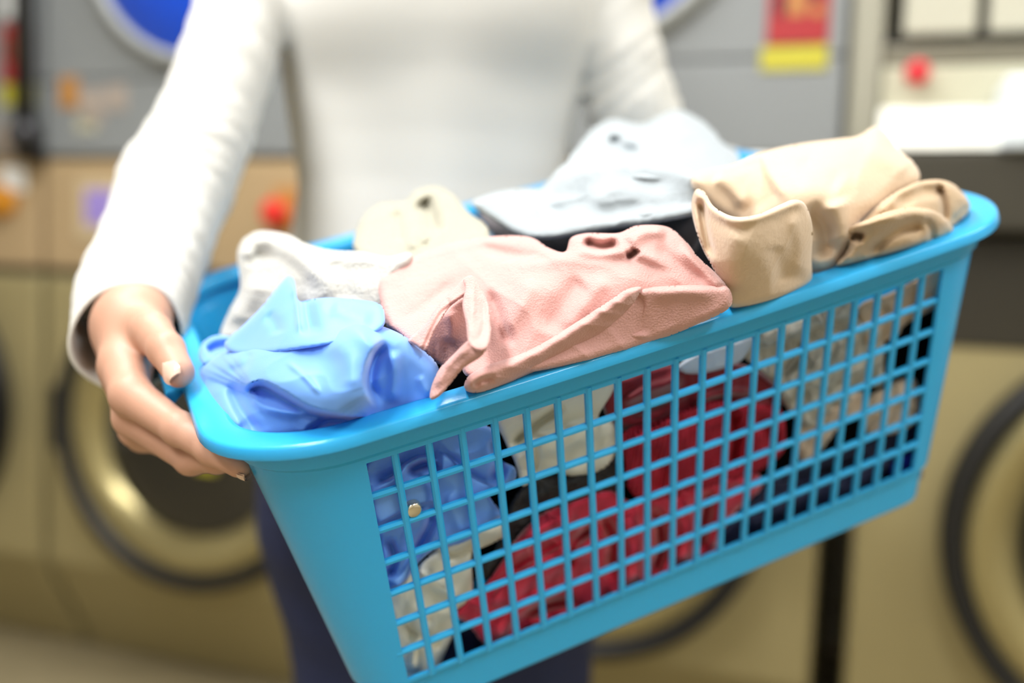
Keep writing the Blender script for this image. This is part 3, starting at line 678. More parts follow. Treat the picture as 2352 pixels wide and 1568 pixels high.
def sheet(out, anchors, folds=(), ew=26, drop=0.012, back=0.012, step=4.0, wr=0.0012, ws=38.0, seed=1, sharp=False, cap=None):
    L = np.asarray(out, float) if sharp else spline(out, 7, True)
    lo, hi = L.min(0) - step, L.max(0) + step
    nx, ny = int((hi[0] - lo[0]) / step) + 2, int((hi[1] - lo[1]) / step) + 2
    X, Y = np.meshgrid(lo[0] + step * np.arange(nx), lo[1] + step * np.arange(ny), indexing='ij'); q = np.stack([X.ravel(), Y.ravel()], 1)
    d, _, _, near = poly_near(q, L, True); ins = inside(q, L)
    keep = ins | (d < 0.62 * step); mv = keep & ((d < 0.62 * step) | ~ins); q = np.where(mv[:, None], near, q); d = np.where(mv, 0, d)
    K = keep.reshape(nx, ny); cell = K[:-1, :-1] & K[1:, :-1] & K[1:, 1:] & K[:-1, 1:]; ci = np.argwhere(cell)
    f = np.stack([ci[:, 0] * ny + ci[:, 1], ci[:, 0] * ny + ci[:, 1] + 1, (ci[:, 0] + 1) * ny + ci[:, 1] + 1, (ci[:, 0] + 1) * ny + ci[:, 1]], 1)
    used = np.unique(f); re = -np.ones(nx * ny, int); re[used] = np.arange(len(used)); f = re[f]; q = q[used]; d = d[used]
    val = []
    for x, y, k, v in anchors:
        val.append(float(dz(x, y, v) if k == 'z' else df(x, y, v) if k == 'f' else v))
    dep = np.clip(tps([(a[0], a[1]) for a in anchors], val, q), min(val) - .015, max(val) + .02)
    e = np.clip(d / ew, 0, 1); prof = np.sqrt(np.maximum(0, 1 - (1 - e) ** 2)); h = -drop * (1 - prof)
    for fo in folds:
        kind, pts, w = fo[0], spline(fo[1], 6), fo[2]
        dd, sd, t, _ = poly_near(q, pts); tap = np.clip(np.minimum(t, 1 - t) / 0.22, 0, 1); tap = tap * tap * (3 - 2 * tap)
        if len(fo) > 4 and fo[-1] == 'full': tap = np.ones_like(tap)
        # beyond the ends the nearest point is the end itself, so the taper closes the fold there
        if kind == 'ridge': h += fo[3] * tap * np.exp(-(dd / w) ** 2)
        else: h += fo[4] * tap * np.where(sd > 0, np.exp(-(dd / fo[3]) ** 2) , np.exp(-(dd / w) ** 2)) - 0.35 * fo[4] * tap * np.where(sd < 0, np.exp(-((dd - 1.6 * w) / (1.5 * w)) ** 2), 0)
    if wr:
        wx = q[:, 0] + 22 * noise2(q[:, 0] / 70, q[:, 1] / 70, seed + 5); wy = q[:, 1] + 22 * noise2(q[:, 0] / 70 + 9, q[:, 1] / 70, seed + 6)
        a = 0.5 + seed * 1.3; u, v = wx * math.cos(a) + wy * math.sin(a), -wx * math.sin(a) + wy * math.cos(a)
        n1 = noise2(u / ws, v / (ws * 2.2), seed); n2 = noise2(u / (ws * .42) + 3, v / (ws * .8), seed + 1)
        h += wr * ((1 - np.abs(2 * n1 - 1)) ** 2 * 2.2 - 1) + wr * 0.4 * (2 * n2 - 1)
    if cap is not None: h = np.where(h > cap * .4, cap * .4 + cap * .6 * np.tanh((h - cap * .4) / (cap * .6)), h)
    front = at(q[:, 0], q[:, 1], dep - h)
    bk = at(q[:, 0], q[:, 1], dep + drop + back * prof * 0.9 + 0.0008 - np.minimum(h, 0) * 0.5)
    # rim edges, to close front and back
    E = np.concatenate([f[:, [0, 1]], f[:, [1, 2]], f[:, [2, 3]], f[:, [3, 0]]]); n = len(q); key = E[:, 0] * n + E[:, 1]; rev = E[:, 1] * n + E[:, 0]
    bd = E[~np.isin(rev, key)]
    V = np.concatenate([front, bk]); faces = [tuple(x) for x in f[:, ::-1]] + [tuple(x + n) for x in f] + [(a_, b_, b_ + n, a_ + n) for a_, b_ in bd]
    return V, faces
def cloth(name, m, patches, parent=None, subdiv=0):
    VV, FF, off = [], [], 0
    for p in patches:
        V, f = sheet(**p); VV.append(V); FF += [tuple(i + off for i in x) for x in f]; off += len(V)
    V = np.concatenate(VV); org = V.mean(0) if parent is None else np.array(parent.location)
    return mesh(name, V, FF, m, parent, True, org) if parent is None else mesh(name, V - org, FF, m, parent, True)
# ------------------------------------------------------------------ laundry
m_blue_sh = mat('sky_blue_satin', (114, 168, 246), 0.5, spec=0.3, sheen=0.4, weave=0.05, wscale=1500, transl=0.1)
m_towel = mat('white_terry', (190, 190, 186), 0.95, spec=0.1, sheen=0.4, bump=0.5, bscale=420)
m_cream = mat('cream_terry', (168, 165, 150), 0.95, spec=0.1, sheen=0.3, bump=0.5, bscale=420)
m_gray = mat('pale_grey_fleece', (158, 166, 172), 0.95, spec=0.1, sheen=0.3, bump=0.25, bscale=260)
m_dkgray = mat('charcoal_knit', (96, 92, 96), 0.9, bump=0.2, bscale=300)
m_pink = mat('rose_jersey', (200, 155, 150), 0.85, spec=0.2, sheen=0.25, weave=0.35, wscale=800, bump=0.22, bscale=130)
m_beige = mat('beige_fleece', (206, 184, 160), 0.92, spec=0.1, sheen=0.3, bump=0.15, bscale=300)
m_tan = mat('tan_knit', (192, 168, 140), 0.92, spec=0.1, sheen=0.25, bump=0.25, bscale=350)
m_red = mat('crimson_velvet', (204, 38, 68), 0.75, sheen=0.5, bump=0.1, bscale=300)
m_redrib = mat('red_ribbed_knit', (188, 28, 54), 0.85, ribs=0.9, ribscale=95, ribaxis=0)
m_velvet = mat('dark_red_velvet', (128, 10, 32), 0.7, sheen=0.6)
m_creamc = mat('cream_cotton', (234, 230, 212), 0.8, weave=0.08)
m_lace = mat('black_lace_fabric', (22, 21, 22), 0.8, bump=0.9, bscale=170, rgb2=(60, 58, 58), vscale=220)
m_wlace = mat('white_lace_fabric', (230, 226, 212), 0.85, bump=1.0, bscale=150, rgb2=(120, 112, 92), vscale=140)
m_navy = mat('navy_cotton', (26, 30, 62), 0.85, bump=0.2, bscale=200, rgb2=(52, 60, 92), vscale=40)
m_royal = mat('royal_blue_cotton', (16, 40, 160), 0.8)
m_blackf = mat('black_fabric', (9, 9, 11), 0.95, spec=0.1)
# black bundle that fills the middle of the basket
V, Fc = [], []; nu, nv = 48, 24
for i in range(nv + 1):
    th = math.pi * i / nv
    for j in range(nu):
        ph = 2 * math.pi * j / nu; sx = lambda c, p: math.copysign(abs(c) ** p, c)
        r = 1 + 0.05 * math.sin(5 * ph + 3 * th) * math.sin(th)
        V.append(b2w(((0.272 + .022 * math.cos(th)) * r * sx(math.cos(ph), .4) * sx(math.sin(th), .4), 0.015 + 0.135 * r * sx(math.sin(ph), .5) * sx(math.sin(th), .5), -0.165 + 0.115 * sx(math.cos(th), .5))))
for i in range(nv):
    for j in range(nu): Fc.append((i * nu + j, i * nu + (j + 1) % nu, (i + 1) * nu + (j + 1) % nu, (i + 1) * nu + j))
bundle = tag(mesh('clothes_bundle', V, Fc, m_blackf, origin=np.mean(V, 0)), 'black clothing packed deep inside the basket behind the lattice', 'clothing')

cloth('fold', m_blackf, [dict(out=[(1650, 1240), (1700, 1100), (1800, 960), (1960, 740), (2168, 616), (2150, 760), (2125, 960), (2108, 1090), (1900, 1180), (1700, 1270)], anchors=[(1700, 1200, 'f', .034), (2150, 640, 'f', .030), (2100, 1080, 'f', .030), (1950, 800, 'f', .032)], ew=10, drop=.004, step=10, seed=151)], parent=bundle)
# ---- blue shirt
blue = cloth('shirt', m_blue_sh, [
    dict(out=[(458, 850), (464, 905), (480, 955), (512, 992), (560, 1022), (700, 1022), (830, 1000), (945, 965), (1004, 935), (1014, 885), (1003, 835), (970, 802), (930, 772), (875, 748), (825, 742), (750, 754), (680, 772), (610, 777), (552, 795), (492, 818)],
         anchors=[(470, 870, 'z', .004), (520, 980, 'z', -.006), (700, 1000, 'z', -.012), (930, 950, 'z', -.008), (700, 880, 'z', .020), (830, 760, 'z', .042), (600, 800, 'z', .026), (1000, 850, 'z', .016)],
         folds=[('step', [(905, 975), (800, 952), (715, 932), (655, 898), (605, 874), (572, 882), (560, 905)], 10, 85, .026),
                ('ridge', [(572, 900), (600, 930), (660, 945), (760, 945)], 11, .006),
                ('step', [(885, 772), (852, 805), (835, 850), (836, 895), (866, 942)], 10, 75, .026),
                ('ridge', [(905, 800), (908, 860), (900, 930)], 14, .006),
                ('ridge', [(525, 878), (552, 940), (600, 1005)], 13, -.007), ('ridge', [(500, 870), (520, 935), (560, 985)], 22, .004),
                ('ridge', [(655, 828), (700, 865), (738, 908)], 6, .0028), ('ridge', [(575, 800), (560, 840), (520, 850)], 12, -.003),
                ('ridge', [(760, 770), (800, 830), (815, 900)], 26, .005), ('ridge', [(960, 860), (975, 890), (990, 905)], 10, .003), ('ridge', [(700, 1000), (760, 965), (850, 965)], 10, -.012)],
         ew=40, drop=.022, back=.012, step=3.4, wr=.0009, ws=60, seed=3),
    # collar standing up behind
    dict(out=[(515, 790), (560, 745), (600, 705), (640, 655), (662, 634), (676, 645), (686, 690), (720, 686), (760, 683), (830, 688), (872, 698), (884, 722), (878, 752), (830, 775), (700, 800), (560, 815)],
         anchors=[(560, 790, 'z', .026), (700, 790, 'z', .040), (660, 650, 'z', .050), (860, 700, 'z', .044), (860, 760, 'z', .042)],
         folds=[('ridge', [(700, 670), (705, 720), (718, 775)], 17, -.014), ('ridge', [(678, 640), (685, 700), (690, 770)], 8, .007), ('ridge', [(760, 700), (800, 720), (860, 735)], 18, .004), ('ridge', [(610, 720), (630, 740), (640, 770)], 14, -.004)],
         ew=14, drop=.006, back=.006, step=3.6, wr=.0008, ws=50, seed=5),
    # loop of the sleeve at the left rim
    dict(out=[(456, 812), (466, 786), (494, 770), (526, 772), (556, 784), (548, 802), (508, 818), (474, 836), (462, 832)],
         anchors=[(460, 815, 'z', .010), (500, 775, 'z', .014), (550, 790, 'z', .018)],
         folds=[('ridge', [(474, 812), (500, 796), (545, 790)], 11, -.014)], ew=8, drop=.004, back=.004, step=2.6, wr=0, seed=2)])
tag(blue, 'sky blue satin shirt crumpled at the front left corner on top of the basket', 'shirt')
# ---- pink T-shirt
pink = cloth('tshirt', m_pink, [
    dict(out=[(868, 650), (888, 625), (940, 590), (1010, 565), (1080, 548), (1170, 541), (1222, 546), (1262, 570), (1298, 578), (1312, 546), (1352, 535), (1420, 535), (1462, 518), (1530, 520), (1572, 550), (1604, 590), (1642, 625), (1672, 660), (1676, 700), (1600, 745), (1500, 785), (1400, 815), (1250, 850), (1140, 862), (1088, 870), (1062, 848), (1082, 800), (1076, 700), (1040, 690), (1000, 740), (962, 796), (915, 766), (885, 742)],
         anchors=[(890, 660, 'z', .040), (1180, 545, 'z', .052), (1330, 545, 'z', .054), (1520, 525, 'z', .054), (1660, 680, 'z', .022), (1500, 780, 'z', .002), (1250, 840, 'z', .006), (960, 790, 'z', .026), (1200, 680, 'z', .036), (1450, 640, 'z', .040), (1100, 760, 'z', .022)],
         folds=[('ridge', [(1345, 640), (1300, 690), (1240, 765)], 30, -.008), ('ridge', [(1225, 635), (1195, 700), (1150, 770)], 24, .006), ('ridge', [(1400, 630), (1345, 690), (1290, 770)], 22, .005),
                ('ridge', [(1335, 552), (1380, 566), (1425, 556)], 11, -.020), ('ridge', [(1435, 590), (1455, 582), (1462, 570)], 8, -.016), ('ridge', [(1440, 565), (1480, 532), (1535, 530)], 18, .008),
                ('step', [(1300, 590), (1380, 598), (1460, 600), (1560, 640)], 12, 60, -.006), ('ridge', [(1180, 600), (1290, 592), (1420, 610)], 20, .005),
                ('ridge', [(1080, 560), (1180, 585), (1290, 590)], 14, -.006), ('ridge', [(900, 700), (990, 640), (1100, 600)], 24, .003), ('ridge', [(910, 740), (980, 700), (1050, 640)], 14, -.003),
                ('ridge', [(1120, 660), (1150, 740), (1170, 800)], 12, -.008), ('ridge', [(1560, 560), (1620, 625), (1660, 665)], 12, .005), ('ridge', [(1500, 560), (1560, 610), (1630, 650)], 14, -.004)],
         ew=20, drop=.010, back=.010, step=3.4, wr=.0008, ws=70, seed=11),
    # lower front roll resting on the rim
    dict(out=[(1066, 886), (1078, 862), (1120, 838), (1190, 815), (1260, 780), (1330, 735), (1400, 690), (1440, 664), (1474, 660), (1462, 690), (1428, 730), (1390, 768), (1330, 806), (1250, 846), (1165, 884), (1108, 902), (1076, 900)],
         anchors=[(1080, 880, 'z', .012), (1250, 800, 'z', .0155), (1450, 670, 'z', .037), (1300, 800, 'z', .0115)],
         folds=[('ridge', [(1085, 872), (1200, 828), (1330, 752), (1440, 676)], 20, .007, 'full'), ('ridge', [(1085, 890), (1110, 872), (1140, 868)], 8, -.006)], ew=24, drop=.014, back=.008, step=3.2, wr=.0008, ws=30, seed=13),
    dict(out=[(1426, 700), (1470, 664), (1560, 655), (1640, 655), (1674, 662), (1680, 700), (1640, 728), (1560, 760), (1490, 786), (1440, 782), (1390, 812), (1322, 830), (1310, 812), (1372, 772), (1408, 734)],
         anchors=[(1470, 670, 'z', .034), (1660, 670, 'z', .026), (1660, 710, 'z', .016), (1330, 815, 'z', .006), (1480, 775, 'z', .004)],
         folds=[('ridge', [(1472, 672), (1440, 735), (1392, 796)], 14, -.018), ('ridge', [(1490, 680), (1560, 672), (1650, 676)], 16, .004), ('ridge', [(1420, 790), (1450, 776), (1500, 770)], 9, .004)], ew=18, drop=.010, back=.010, step=3.4, wr=.0007, ws=60, seed=17),
    # inside of the shirt seen in the open hem
    dict(out=[(970, 800), (1000, 742), (1030, 706), (1068, 684), (1082, 740), (1082, 800), (1056, 842), (1010, 838)],
         anchors=[(1000, 740, 'z', .030), (1070, 690, 'z', .036), (1030, 800, 'z', .012), (1075, 800, 'z', .010)], folds=[('ridge', [(1030, 710), (1040, 750), (1030, 790)], 14, .005)], ew=10, drop=.004, back=.004, step=3.4, wr=.001, seed=19),
    # tail of the hem running down to the rim
    dict(out=[(1120, 788), (1108, 816), (1064, 846), (1034, 882), (1008, 910), (988, 916), (992, 884), (1010, 846), (1040, 815), (1082, 778)],
         anchors=[(1082, 778, 'z', .038), (1118, 800, 'z', .034), (1034, 822, 'z', .026), (1060, 850, 'z', .023), (992, 890, 'z', .013), (1005, 910, 'z', .010)], folds=[('ridge', [(1085, 792), (1030, 838), (1000, 895)], 10, .004), ('ridge', [(1110, 810), (1060, 848), (1015, 900)], 8, -.003)], ew=7, drop=.0035, back=.004, step=3, wr=.0006, seed=23)])
tag(pink, 'rose pink T-shirt with its hem folded open, lying in the middle over the front rim', 'T-shirt')
cloth('hem_band', m_pink, [
    dict(out=[(938, 780), (975, 745), (1004, 705), (1040, 664), (1068, 638), (1086, 640), (1082, 664), (1060, 684), (1032, 706), (1012, 738), (994, 768), (978, 804), (956, 794)],
         anchors=[(938, 780, 'z', .032), (978, 804, 'z', .029), (1004, 705, 'z', .043), (1012, 738, 'z', .040), (1062, 640, 'z', .050), (1070, 684, 'z', .046)], folds=[('ridge', [(972, 800), (1000, 740), (1020, 712), (1066, 680)], 4, -.003, 'full'), ('ridge', [(1024, 680), (1034, 700), (1044, 704)], 4, -.002)], ew=9, drop=.004, back=.003, step=2.6, wr=.0006, ws=22, seed=29),
    dict(out=[(1064, 642), (1080, 632), (1094, 640), (1112, 672), (1124, 710), (1128, 760), (1120, 798), (1096, 804), (1076, 786), (1070, 740), (1062, 700), (1068, 664)],
         anchors=[(1080, 640, 'z', .052), (1100, 790, 'z', .038), (1120, 720, 'z', .042), (1068, 720, 'z', .044)], folds=[('ridge', [(1108, 680), (1112, 740), (1100, 790)], 8, -.003), ('ridge', [(1082, 660), (1084, 720), (1090, 780)], 9, .003)], ew=6, drop=.003, back=.004, step=2.6, wr=.001, ws=26, seed=31)], parent=pink)
# ---- beige garment
beige = cloth('hoodie', m_beige, [
    dict(out=[(1590, 430), (1602, 396), (1680, 378), (1740, 352), (1830, 331), (1930, 318), (1970, 312), (2010, 290), (2036, 306), (2060, 340), (2096, 370), (2113, 402), (2100, 428), (2040, 462), (1975, 512), (1955, 565), (1920, 612), (1870, 625), (1800, 580), (1700, 530), (1640, 490)],
         anchors=[(1600, 420, 'z', .066), (1830, 335, 'z', .066), (2010, 300, 'z', .064), (2100, 400, 'z', .038), (1900, 600, 'z', .006), (1700, 520, 'z', .034), (1850, 430, 'z', .058)],
         folds=[('step', [(1735, 350), (1756, 410), (1792, 470)], 10, 90, -.008), ('ridge', [(1640, 400), (1680, 430), (1720, 480)], 18, .007), ('ridge', [(1832, 360), (1880, 400), (1935, 430)], 24, -.006), ('ridge', [(1850, 470), (1890, 520), (1900, 600)], 22, -.014),
                ('ridge', [(1920, 450), (1935, 510), (1945, 560)], 26, .008), ('ridge', [(1980, 330), (2040, 370), (2080, 410)], 26, .005)],
         ew=36, drop=.018, back=.014, step=4, wr=.0012, ws=70, seed=37),
    dict(out=[(1588, 470), (1598, 436), (1618, 440), (1640, 474), (1686, 497), (1740, 492), (1790, 470), (1824, 458), (1850, 470), (1866, 520), (1864, 590), (1860, 650), (1800, 680), (1700, 706), (1668, 694), (1640, 622), (1614, 572), (1596, 520)],
         anchors=[(1600, 450, 'z', .068), (1700, 500, 'z', .066), (1840, 470, 'z', .060), (1680, 690, 'z', .010), (1850, 640, 'z', .006), (1620, 570, 'z', .044), (1740, 590, 'z', .042)],
         folds=[('ridge', [(1600, 446), (1640, 482), (1690, 505), (1760, 492), (1830, 466)], 12, .006, 'full'), ('ridge', [(1608, 450), (1618, 520), (1636, 600)], 9, -.014), ('ridge', [(1700, 520), (1680, 600), (1690, 680)], 30, .005), ('ridge', [(1820, 480), (1840, 560), (1830, 640)], 18, .005), ('ridge', [(1780, 560), (1790, 610), (1810, 650)], 20, -.004)],
         ew=16, drop=.010, back=.008, step=3.6, wr=.0010, ws=60, seed=41),
    # lower folds of it seen through the lattice
    dict(out=[(1985, 925), (2030, 890), (2100, 868), (2112, 950), (2080, 985), (2020, 1000), (1985, 985)], anchors=[(2000, 920, 'f', .012), (2100, 880, 'f', .012), (2050, 980, 'f', .012)], folds=[('ridge', [(2000, 980), (2050, 930), (2100, 900)], 14, .006)], ew=16, drop=.008, step=5, seed=43),
    dict(out=[(1830, 980), (1880, 920), (1940, 900), (1990, 905), (1985, 950), (1930, 980), (1880, 1040), (1840, 1060)], anchors=[(1850, 1000, 'f', .014), (1980, 920, 'f', .014), (1900, 1000, 'f', .014)], folds=[('ridge', [(1850, 1030), (1900, 960), (1960, 920)], 14, .006)], ew=16, drop=.008, step=5, seed=44)])
tag(beige, 'beige fleece hooded top heaped at the right end behind the tan knit', 'hooded top')
tan = cloth('knit_top', m_tan, [
    dict(out=[(1975, 515), (2000, 484), (2040, 452), (2100, 420), (2160, 413), (2202, 432), (2228, 474), (2200, 512), (2160, 530), (2090, 520), (2020, 530)],
         anchors=[(1990, 510, 'z', .026), (2100, 425, 'z', .036), (2215, 470, 'z', .012), (2190, 515, 'z', .002), (2080, 500, 'z', .024)],
         folds=[('ridge', [(2050, 470), (2110, 440), (2180, 440)], 14, -.010), ('ridge', [(2150, 420), (2168, 460), (2172, 520)], 8, -.010), ('ridge', [(2182, 512), (2206, 490), (2226, 470)], 5, -.004), ('ridge', [(2010, 500), (2060, 450), (2120, 428)], 14, .006)],
         ew=20, drop=.012, back=.012, step=3.4, wr=.0008, ws=40, seed=47),
    dict(out=[(1922, 612), (1938, 585), (1950, 560), (1942, 536), (1955, 518), (1990, 505), (2030, 488), (2090, 476), (2140, 482), (2175, 505), (2187, 537), (2100, 566), (2000, 594)],
         anchors=[(1935, 600, 'z', .006), (1955, 525, 'z', .028), (2090, 482, 'z', .032), (2180, 525, 'z', .004), (2060, 570, 'z', .006), (2040, 520, 'z', .028)],
         folds=[('ridge', [(1950, 548), (1968, 540), (1985, 548)], 8, -.018), ('ridge', [(1990, 596), (2030, 550), (2080, 525), (2130, 520)], 15, -.014), ('ridge', [(1965, 526), (2030, 505), (2100, 492), (2150, 505)], 13, .006), ('ridge', [(1940, 604), (1966, 575), (1975, 555)], 9, .005), ('ridge', [(2120, 500), (2140, 525), (2140, 555)], 8, -.006)],
         ew=16, drop=.010, back=.010, step=3.2, wr=.0008, ws=36, seed=49),
    dict(out=[(1975, 700), (2040, 675), (2100, 645), (2165, 612), (2170, 690), (2140, 712), (2080, 745), (2060, 770), (1990, 800), (1975, 750)], anchors=[(1990, 720, 'f', .012), (2150, 640, 'f', .012), (2050, 760, 'f', .014)], folds=[('ridge', [(2100, 640), (2090, 700), (2070, 760)], 14, -.008), ('ridge', [(2030, 690), (2030, 740), (2010, 790)], 12, -.006)], ew=16, drop=.008, step=4.5, seed=53)])
tag(tan, 'tan knitted top bunched at the far right corner against the rim', 'knitted top')
# ---- grey sweatshirt
gray = cloth('sweatshirt', m_gray, [
    dict(out=[(1304, 380), (1340, 320), (1372, 288), (1412, 273), (1470, 285), (1512, 268), (1560, 252), (1620, 282), (1664, 330), (1694, 352), (1700, 410), (1620, 440), (1500, 420), (1380, 400)],
         anchors=[(1320, 380, 'z', .066), (1420, 280, 'z', .066), (1560, 260, 'z', .064), (1690, 360, 'z', .040), (1500, 400, 'z', .066)],
         folds=[('ridge', [(1408, 306), (1424, 345), (1476, 354)], 19, -.034), ('ridge', [(1400, 290), (1440, 320), (1540, 322), (1620, 300)], 14, .008), ('ridge', [(1500, 300), (1540, 280), (1560, 290)], 12, -.010), ('ridge', [(1600, 330), (1650, 370), (1680, 400)], 20, .004)], ew=50, drop=.028, back=.012, step=4.5, wr=.001, ws=60, seed=59),
    dict(out=[(1086, 468), (1112, 450), (1165, 436), (1215, 434), (1246, 430), (1275, 395), (1310, 370), (1400, 354), (1490, 352), (1560, 372), (1604, 408), (1610, 478), (1570, 500), (1450, 514), (1350, 528), (1262, 545), (1200, 540), (1140, 505)],
         anchors=[(1100, 468, 'z', .050), (1240, 540, 'z', .040), (1400, 360, 'z', .068), (1590, 480, 'z', .048), (1400, 500, 'z', .045), (1590, 410, 'z', .064), (1400, 430, 'z', .060)],
         folds=[('ridge', [(1100, 478), (1180, 510), (1250, 530), (1330, 520), (1460, 500), (1600, 482)], 15, .012, 'full'), ('step', [(1225, 430), (1240, 470), (1275, 500), (1340, 508)], 10, 70, .008), ('ridge', [(1285, 470), (1400, 448), (1540, 456)], 28, -.006), ('ridge', [(1256, 440), (1330, 392), (1450, 380), (1565, 400)], 26, .010), ('ridge', [(1340, 470), (1440, 440), (1560, 470)], 24, .008)], ew=34, drop=.020, back=.008, step=4.2, wr=.0022, ws=46, seed=61),
    # thick hem turned up along the front edge
    dict(out=[(1084, 470), (1112, 452), (1165, 440), (1216, 436), (1244, 462), (1290, 492), (1340, 502), (1450, 488), (1560, 466), (1606, 462), (1610, 484), (1560, 502), (1450, 520), (1350, 534), (1262, 549), (1195, 542), (1135, 506)],
         anchors=[(1100, 465, 'z', .056), (1216, 440, 'z', .060), (1240, 545, 'z', .044), (1340, 505, 'z', .050), (1400, 525, 'z', .044), (1600, 470, 'z', .054)], ew=20, drop=.012, back=.006, step=3.6, wr=.0012, ws=40, seed=63)])
tag(gray, 'pale grey fleece sweatshirt heaped along the back rim beside the woman', 'sweatshirt')
dk = cloth('trousers', m_dkgray, [dict(out=[(1096, 478), (1180, 520), (1262, 530), (1400, 505), (1600, 476), (1612, 540), (1570, 590), (1400, 590), (1250, 590), (1150, 560)],
         anchors=[(1110, 500, 'z', .026), (1250, 580, 'z', .014), (1590, 490, 'z', .020), (1580, 580, 'z', .008)], folds=[('ridge', [(1200, 540), (1270, 560), (1330, 560)], 18, .004)], ew=14, drop=.008, back=.01, step=5, seed=67)])
tag(dk, 'charcoal garment peeping out under the grey sweatshirt', 'clothing')
# ---- white towel and cream towel
tw = cloth('towel', m_towel, [dict(out=[(545, 590), (552, 560), (568, 542), (600, 530), (660, 538), (705, 560), (760, 574), (830, 578), (890, 590), (940, 580), (945, 605), (905, 645), (888, 700), (870, 720), (790, 715), (700, 730), (600, 775), (520, 785), (506, 765), (528, 710), (552, 660)],
         anchors=[(560, 560, 'z', .050), (620, 540, 'z', .056), (880, 600, 'z', .050), (860, 700, 'z', .030), (520, 770, 'z', .000), (600, 740, 'z', .010), (700, 640, 'z', .046)],
         folds=[('step', [(570, 580), (620, 585), (680, 620), (730, 680)], 16, 60, -.010), ('ridge', [(560, 600), (580, 560), (640, 545)], 18, .008), ('ridge', [(760, 590), (790, 640), (800, 700)], 26, -.004), ('ridge', [(600, 640), (570, 690), (540, 750)], 22, .006)], ew=22, drop=.014, back=.012, step=4, wr=.0013, ws=44, seed=71)])
tag(tw, 'white terry towel draped at the back left of the basket behind the blue shirt', 'towel')
cr = cloth('towel', m_cream, [dict(out=[(812, 570), (822, 520), (845, 486), (880, 466), (930, 462), (955, 438), (1000, 427), (1040, 446), (1076, 486), (1120, 522), (1116, 570), (1040, 590), (960, 605), (900, 625), (850, 605)],
         anchors=[(830, 530, 'z', .050), (1000, 435, 'z', .060), (1110, 530, 'z', .048), (900, 610, 'z', .046), (1040, 580, 'z', .048)],
         folds=[('ridge', [(965, 455), (985, 490), (1000, 545)], 19, -.026), ('ridge', [(905, 480), (915, 520), (915, 560)], 12, -.008), ('ridge', [(940, 580), (960, 540), (985, 560)], 16, .012)], ew=22, drop=.014, back=.012, step=4, wr=.0011, ws=40, seed=73)])
tag(cr, 'cream towel bunched at the back rim between the white towel and grey sweatshirt', 'towel')
# ---- clothes seen through the front lattice
def behind(name, m, label, cat, out, d=.012, folds=(), wr=.0016, ws=40, seed=1, ew=20, drop=.008, back=.008, more=(), step=4.2):
    pts = np.array(out); c = pts.mean(0); e = [tuple(pts[np.argmin(pts @ v)]) for v in np.array([(1, .2), (-1, -.2), (.2, 1), (-.2, -1)])]
    folds = [f[:-1] + (f[-1] * 1.6,) for f in folds]
    P = [dict(out=out, anchors=[(x, y, 'f', d) for x, y in e], folds=folds, wr=wr, ws=ws, seed=seed, ew=ew, drop=drop, back=back, step=step, cap=max(.002, d - .0045))] + list(more)
    return tag(cloth(name, m, P), label, cat)
cuff = behind('shirt', m_blue_sh, 'blue shirt sleeve with a snap button behind the left end of the lattice', 'shirt',
    [(838, 1064), (900, 1035), (990, 1005), (1080, 975), (1130, 985), (1146, 1050), (1184, 1076), (1176, 1112), (1124, 1134), (1152, 1184), (1110, 1222), (1060, 1250), (1000, 1262), (962, 1292), (934, 1332), (902, 1356), (880, 1330), (872, 1260), (852, 1200), (842, 1120)], d=.010,
    folds=[('step', [(1030, 1062), (975, 1042), (930, 1060), (900, 1092), (842, 1118)], 6, 40, -.008), ('step', [(1000, 1145), (930, 1165), (850, 1210)], 5, 60, .006), ('ridge', [(930, 1085), (980, 1065), (1020, 1075)], 12, -.012), ('step', [(1000, 1030), (1050, 1075), (1100, 1110), (1160, 1125)], 6, 40, .008), ('ridge', [(1130, 1000), (1150, 1060), (1130, 1110)], 14, -.012), ('ridge', [(940, 1290), (985, 1210), (1000, 1150)], 12, -.010), ('ridge', [(890, 1330), (905, 1280), (890, 1230)], 10, -.008), ('ridge', [(1040, 1120), (1060, 1180), (1080, 1230)], 22, .006), ('ridge', [(905, 1350), (930, 1320), (955, 1270)], 10, .005)], seed=83, ws=50, step=3.4)
bc = at(950, 1170, float(df(950, 1170, .0035))); nb = -NF
V, Fc = [], []; tb = np.cross(nb, [0, 0, 1]); tb /= np.linalg.norm(tb); ub = np.cross(nb, tb)
pr = [(.0005, .0022), (.0036, .0020), (.0046, .0012), (.005, 0), (.005, -.003)]
for i in range(24):
    a = 2 * math.pi * i / 24
    for r, h in pr: V.append(bc + (math.cos(a) * tb + math.sin(a) * ub) * r + nb * h)
k = len(pr); Fc = [(i * k + j, i * k + j + 1, ((i + 1) % 24) * k + j + 1, ((i + 1) % 24) * k + j) for i in range(24) for j in range(k - 1)] + [tuple(i * k for i in range(24))]
mesh('snap_button', np.array(V) - np.array(cuff.location), Fc, mat('pale_metal', (214, 206, 186), 0.18, metal=0.95), cuff)
behind('cotton_cloth', m_creamc, 'cream cotton cloth at the bottom left behind the lattice', 'clothing',
    [(884, 1372), (925, 1330), (990, 1272), (1040, 1245), (1090, 1215), (1152, 1188), (1158, 1230), (1112, 1256), (1084, 1270), (1086, 1350), (1072, 1386), (1050, 1402), (1044, 1446), (1020, 1505), (1000, 1545), (940, 1580), (920, 1545), (900, 1450)], d=.014,
    folds=[('ridge', [(960, 1300), (1000, 1340), (1060, 1380)], 14, .005), ('ridge', [(920, 1420), (960, 1460), (1020, 1480)], 14, -.007), ('ridge', [(1000, 1265), (1050, 1275), (1110, 1235)], 9, -.007), ('ridge', [(990, 1400), (960, 1480), (950, 1550)], 14, .006)], seed=89)
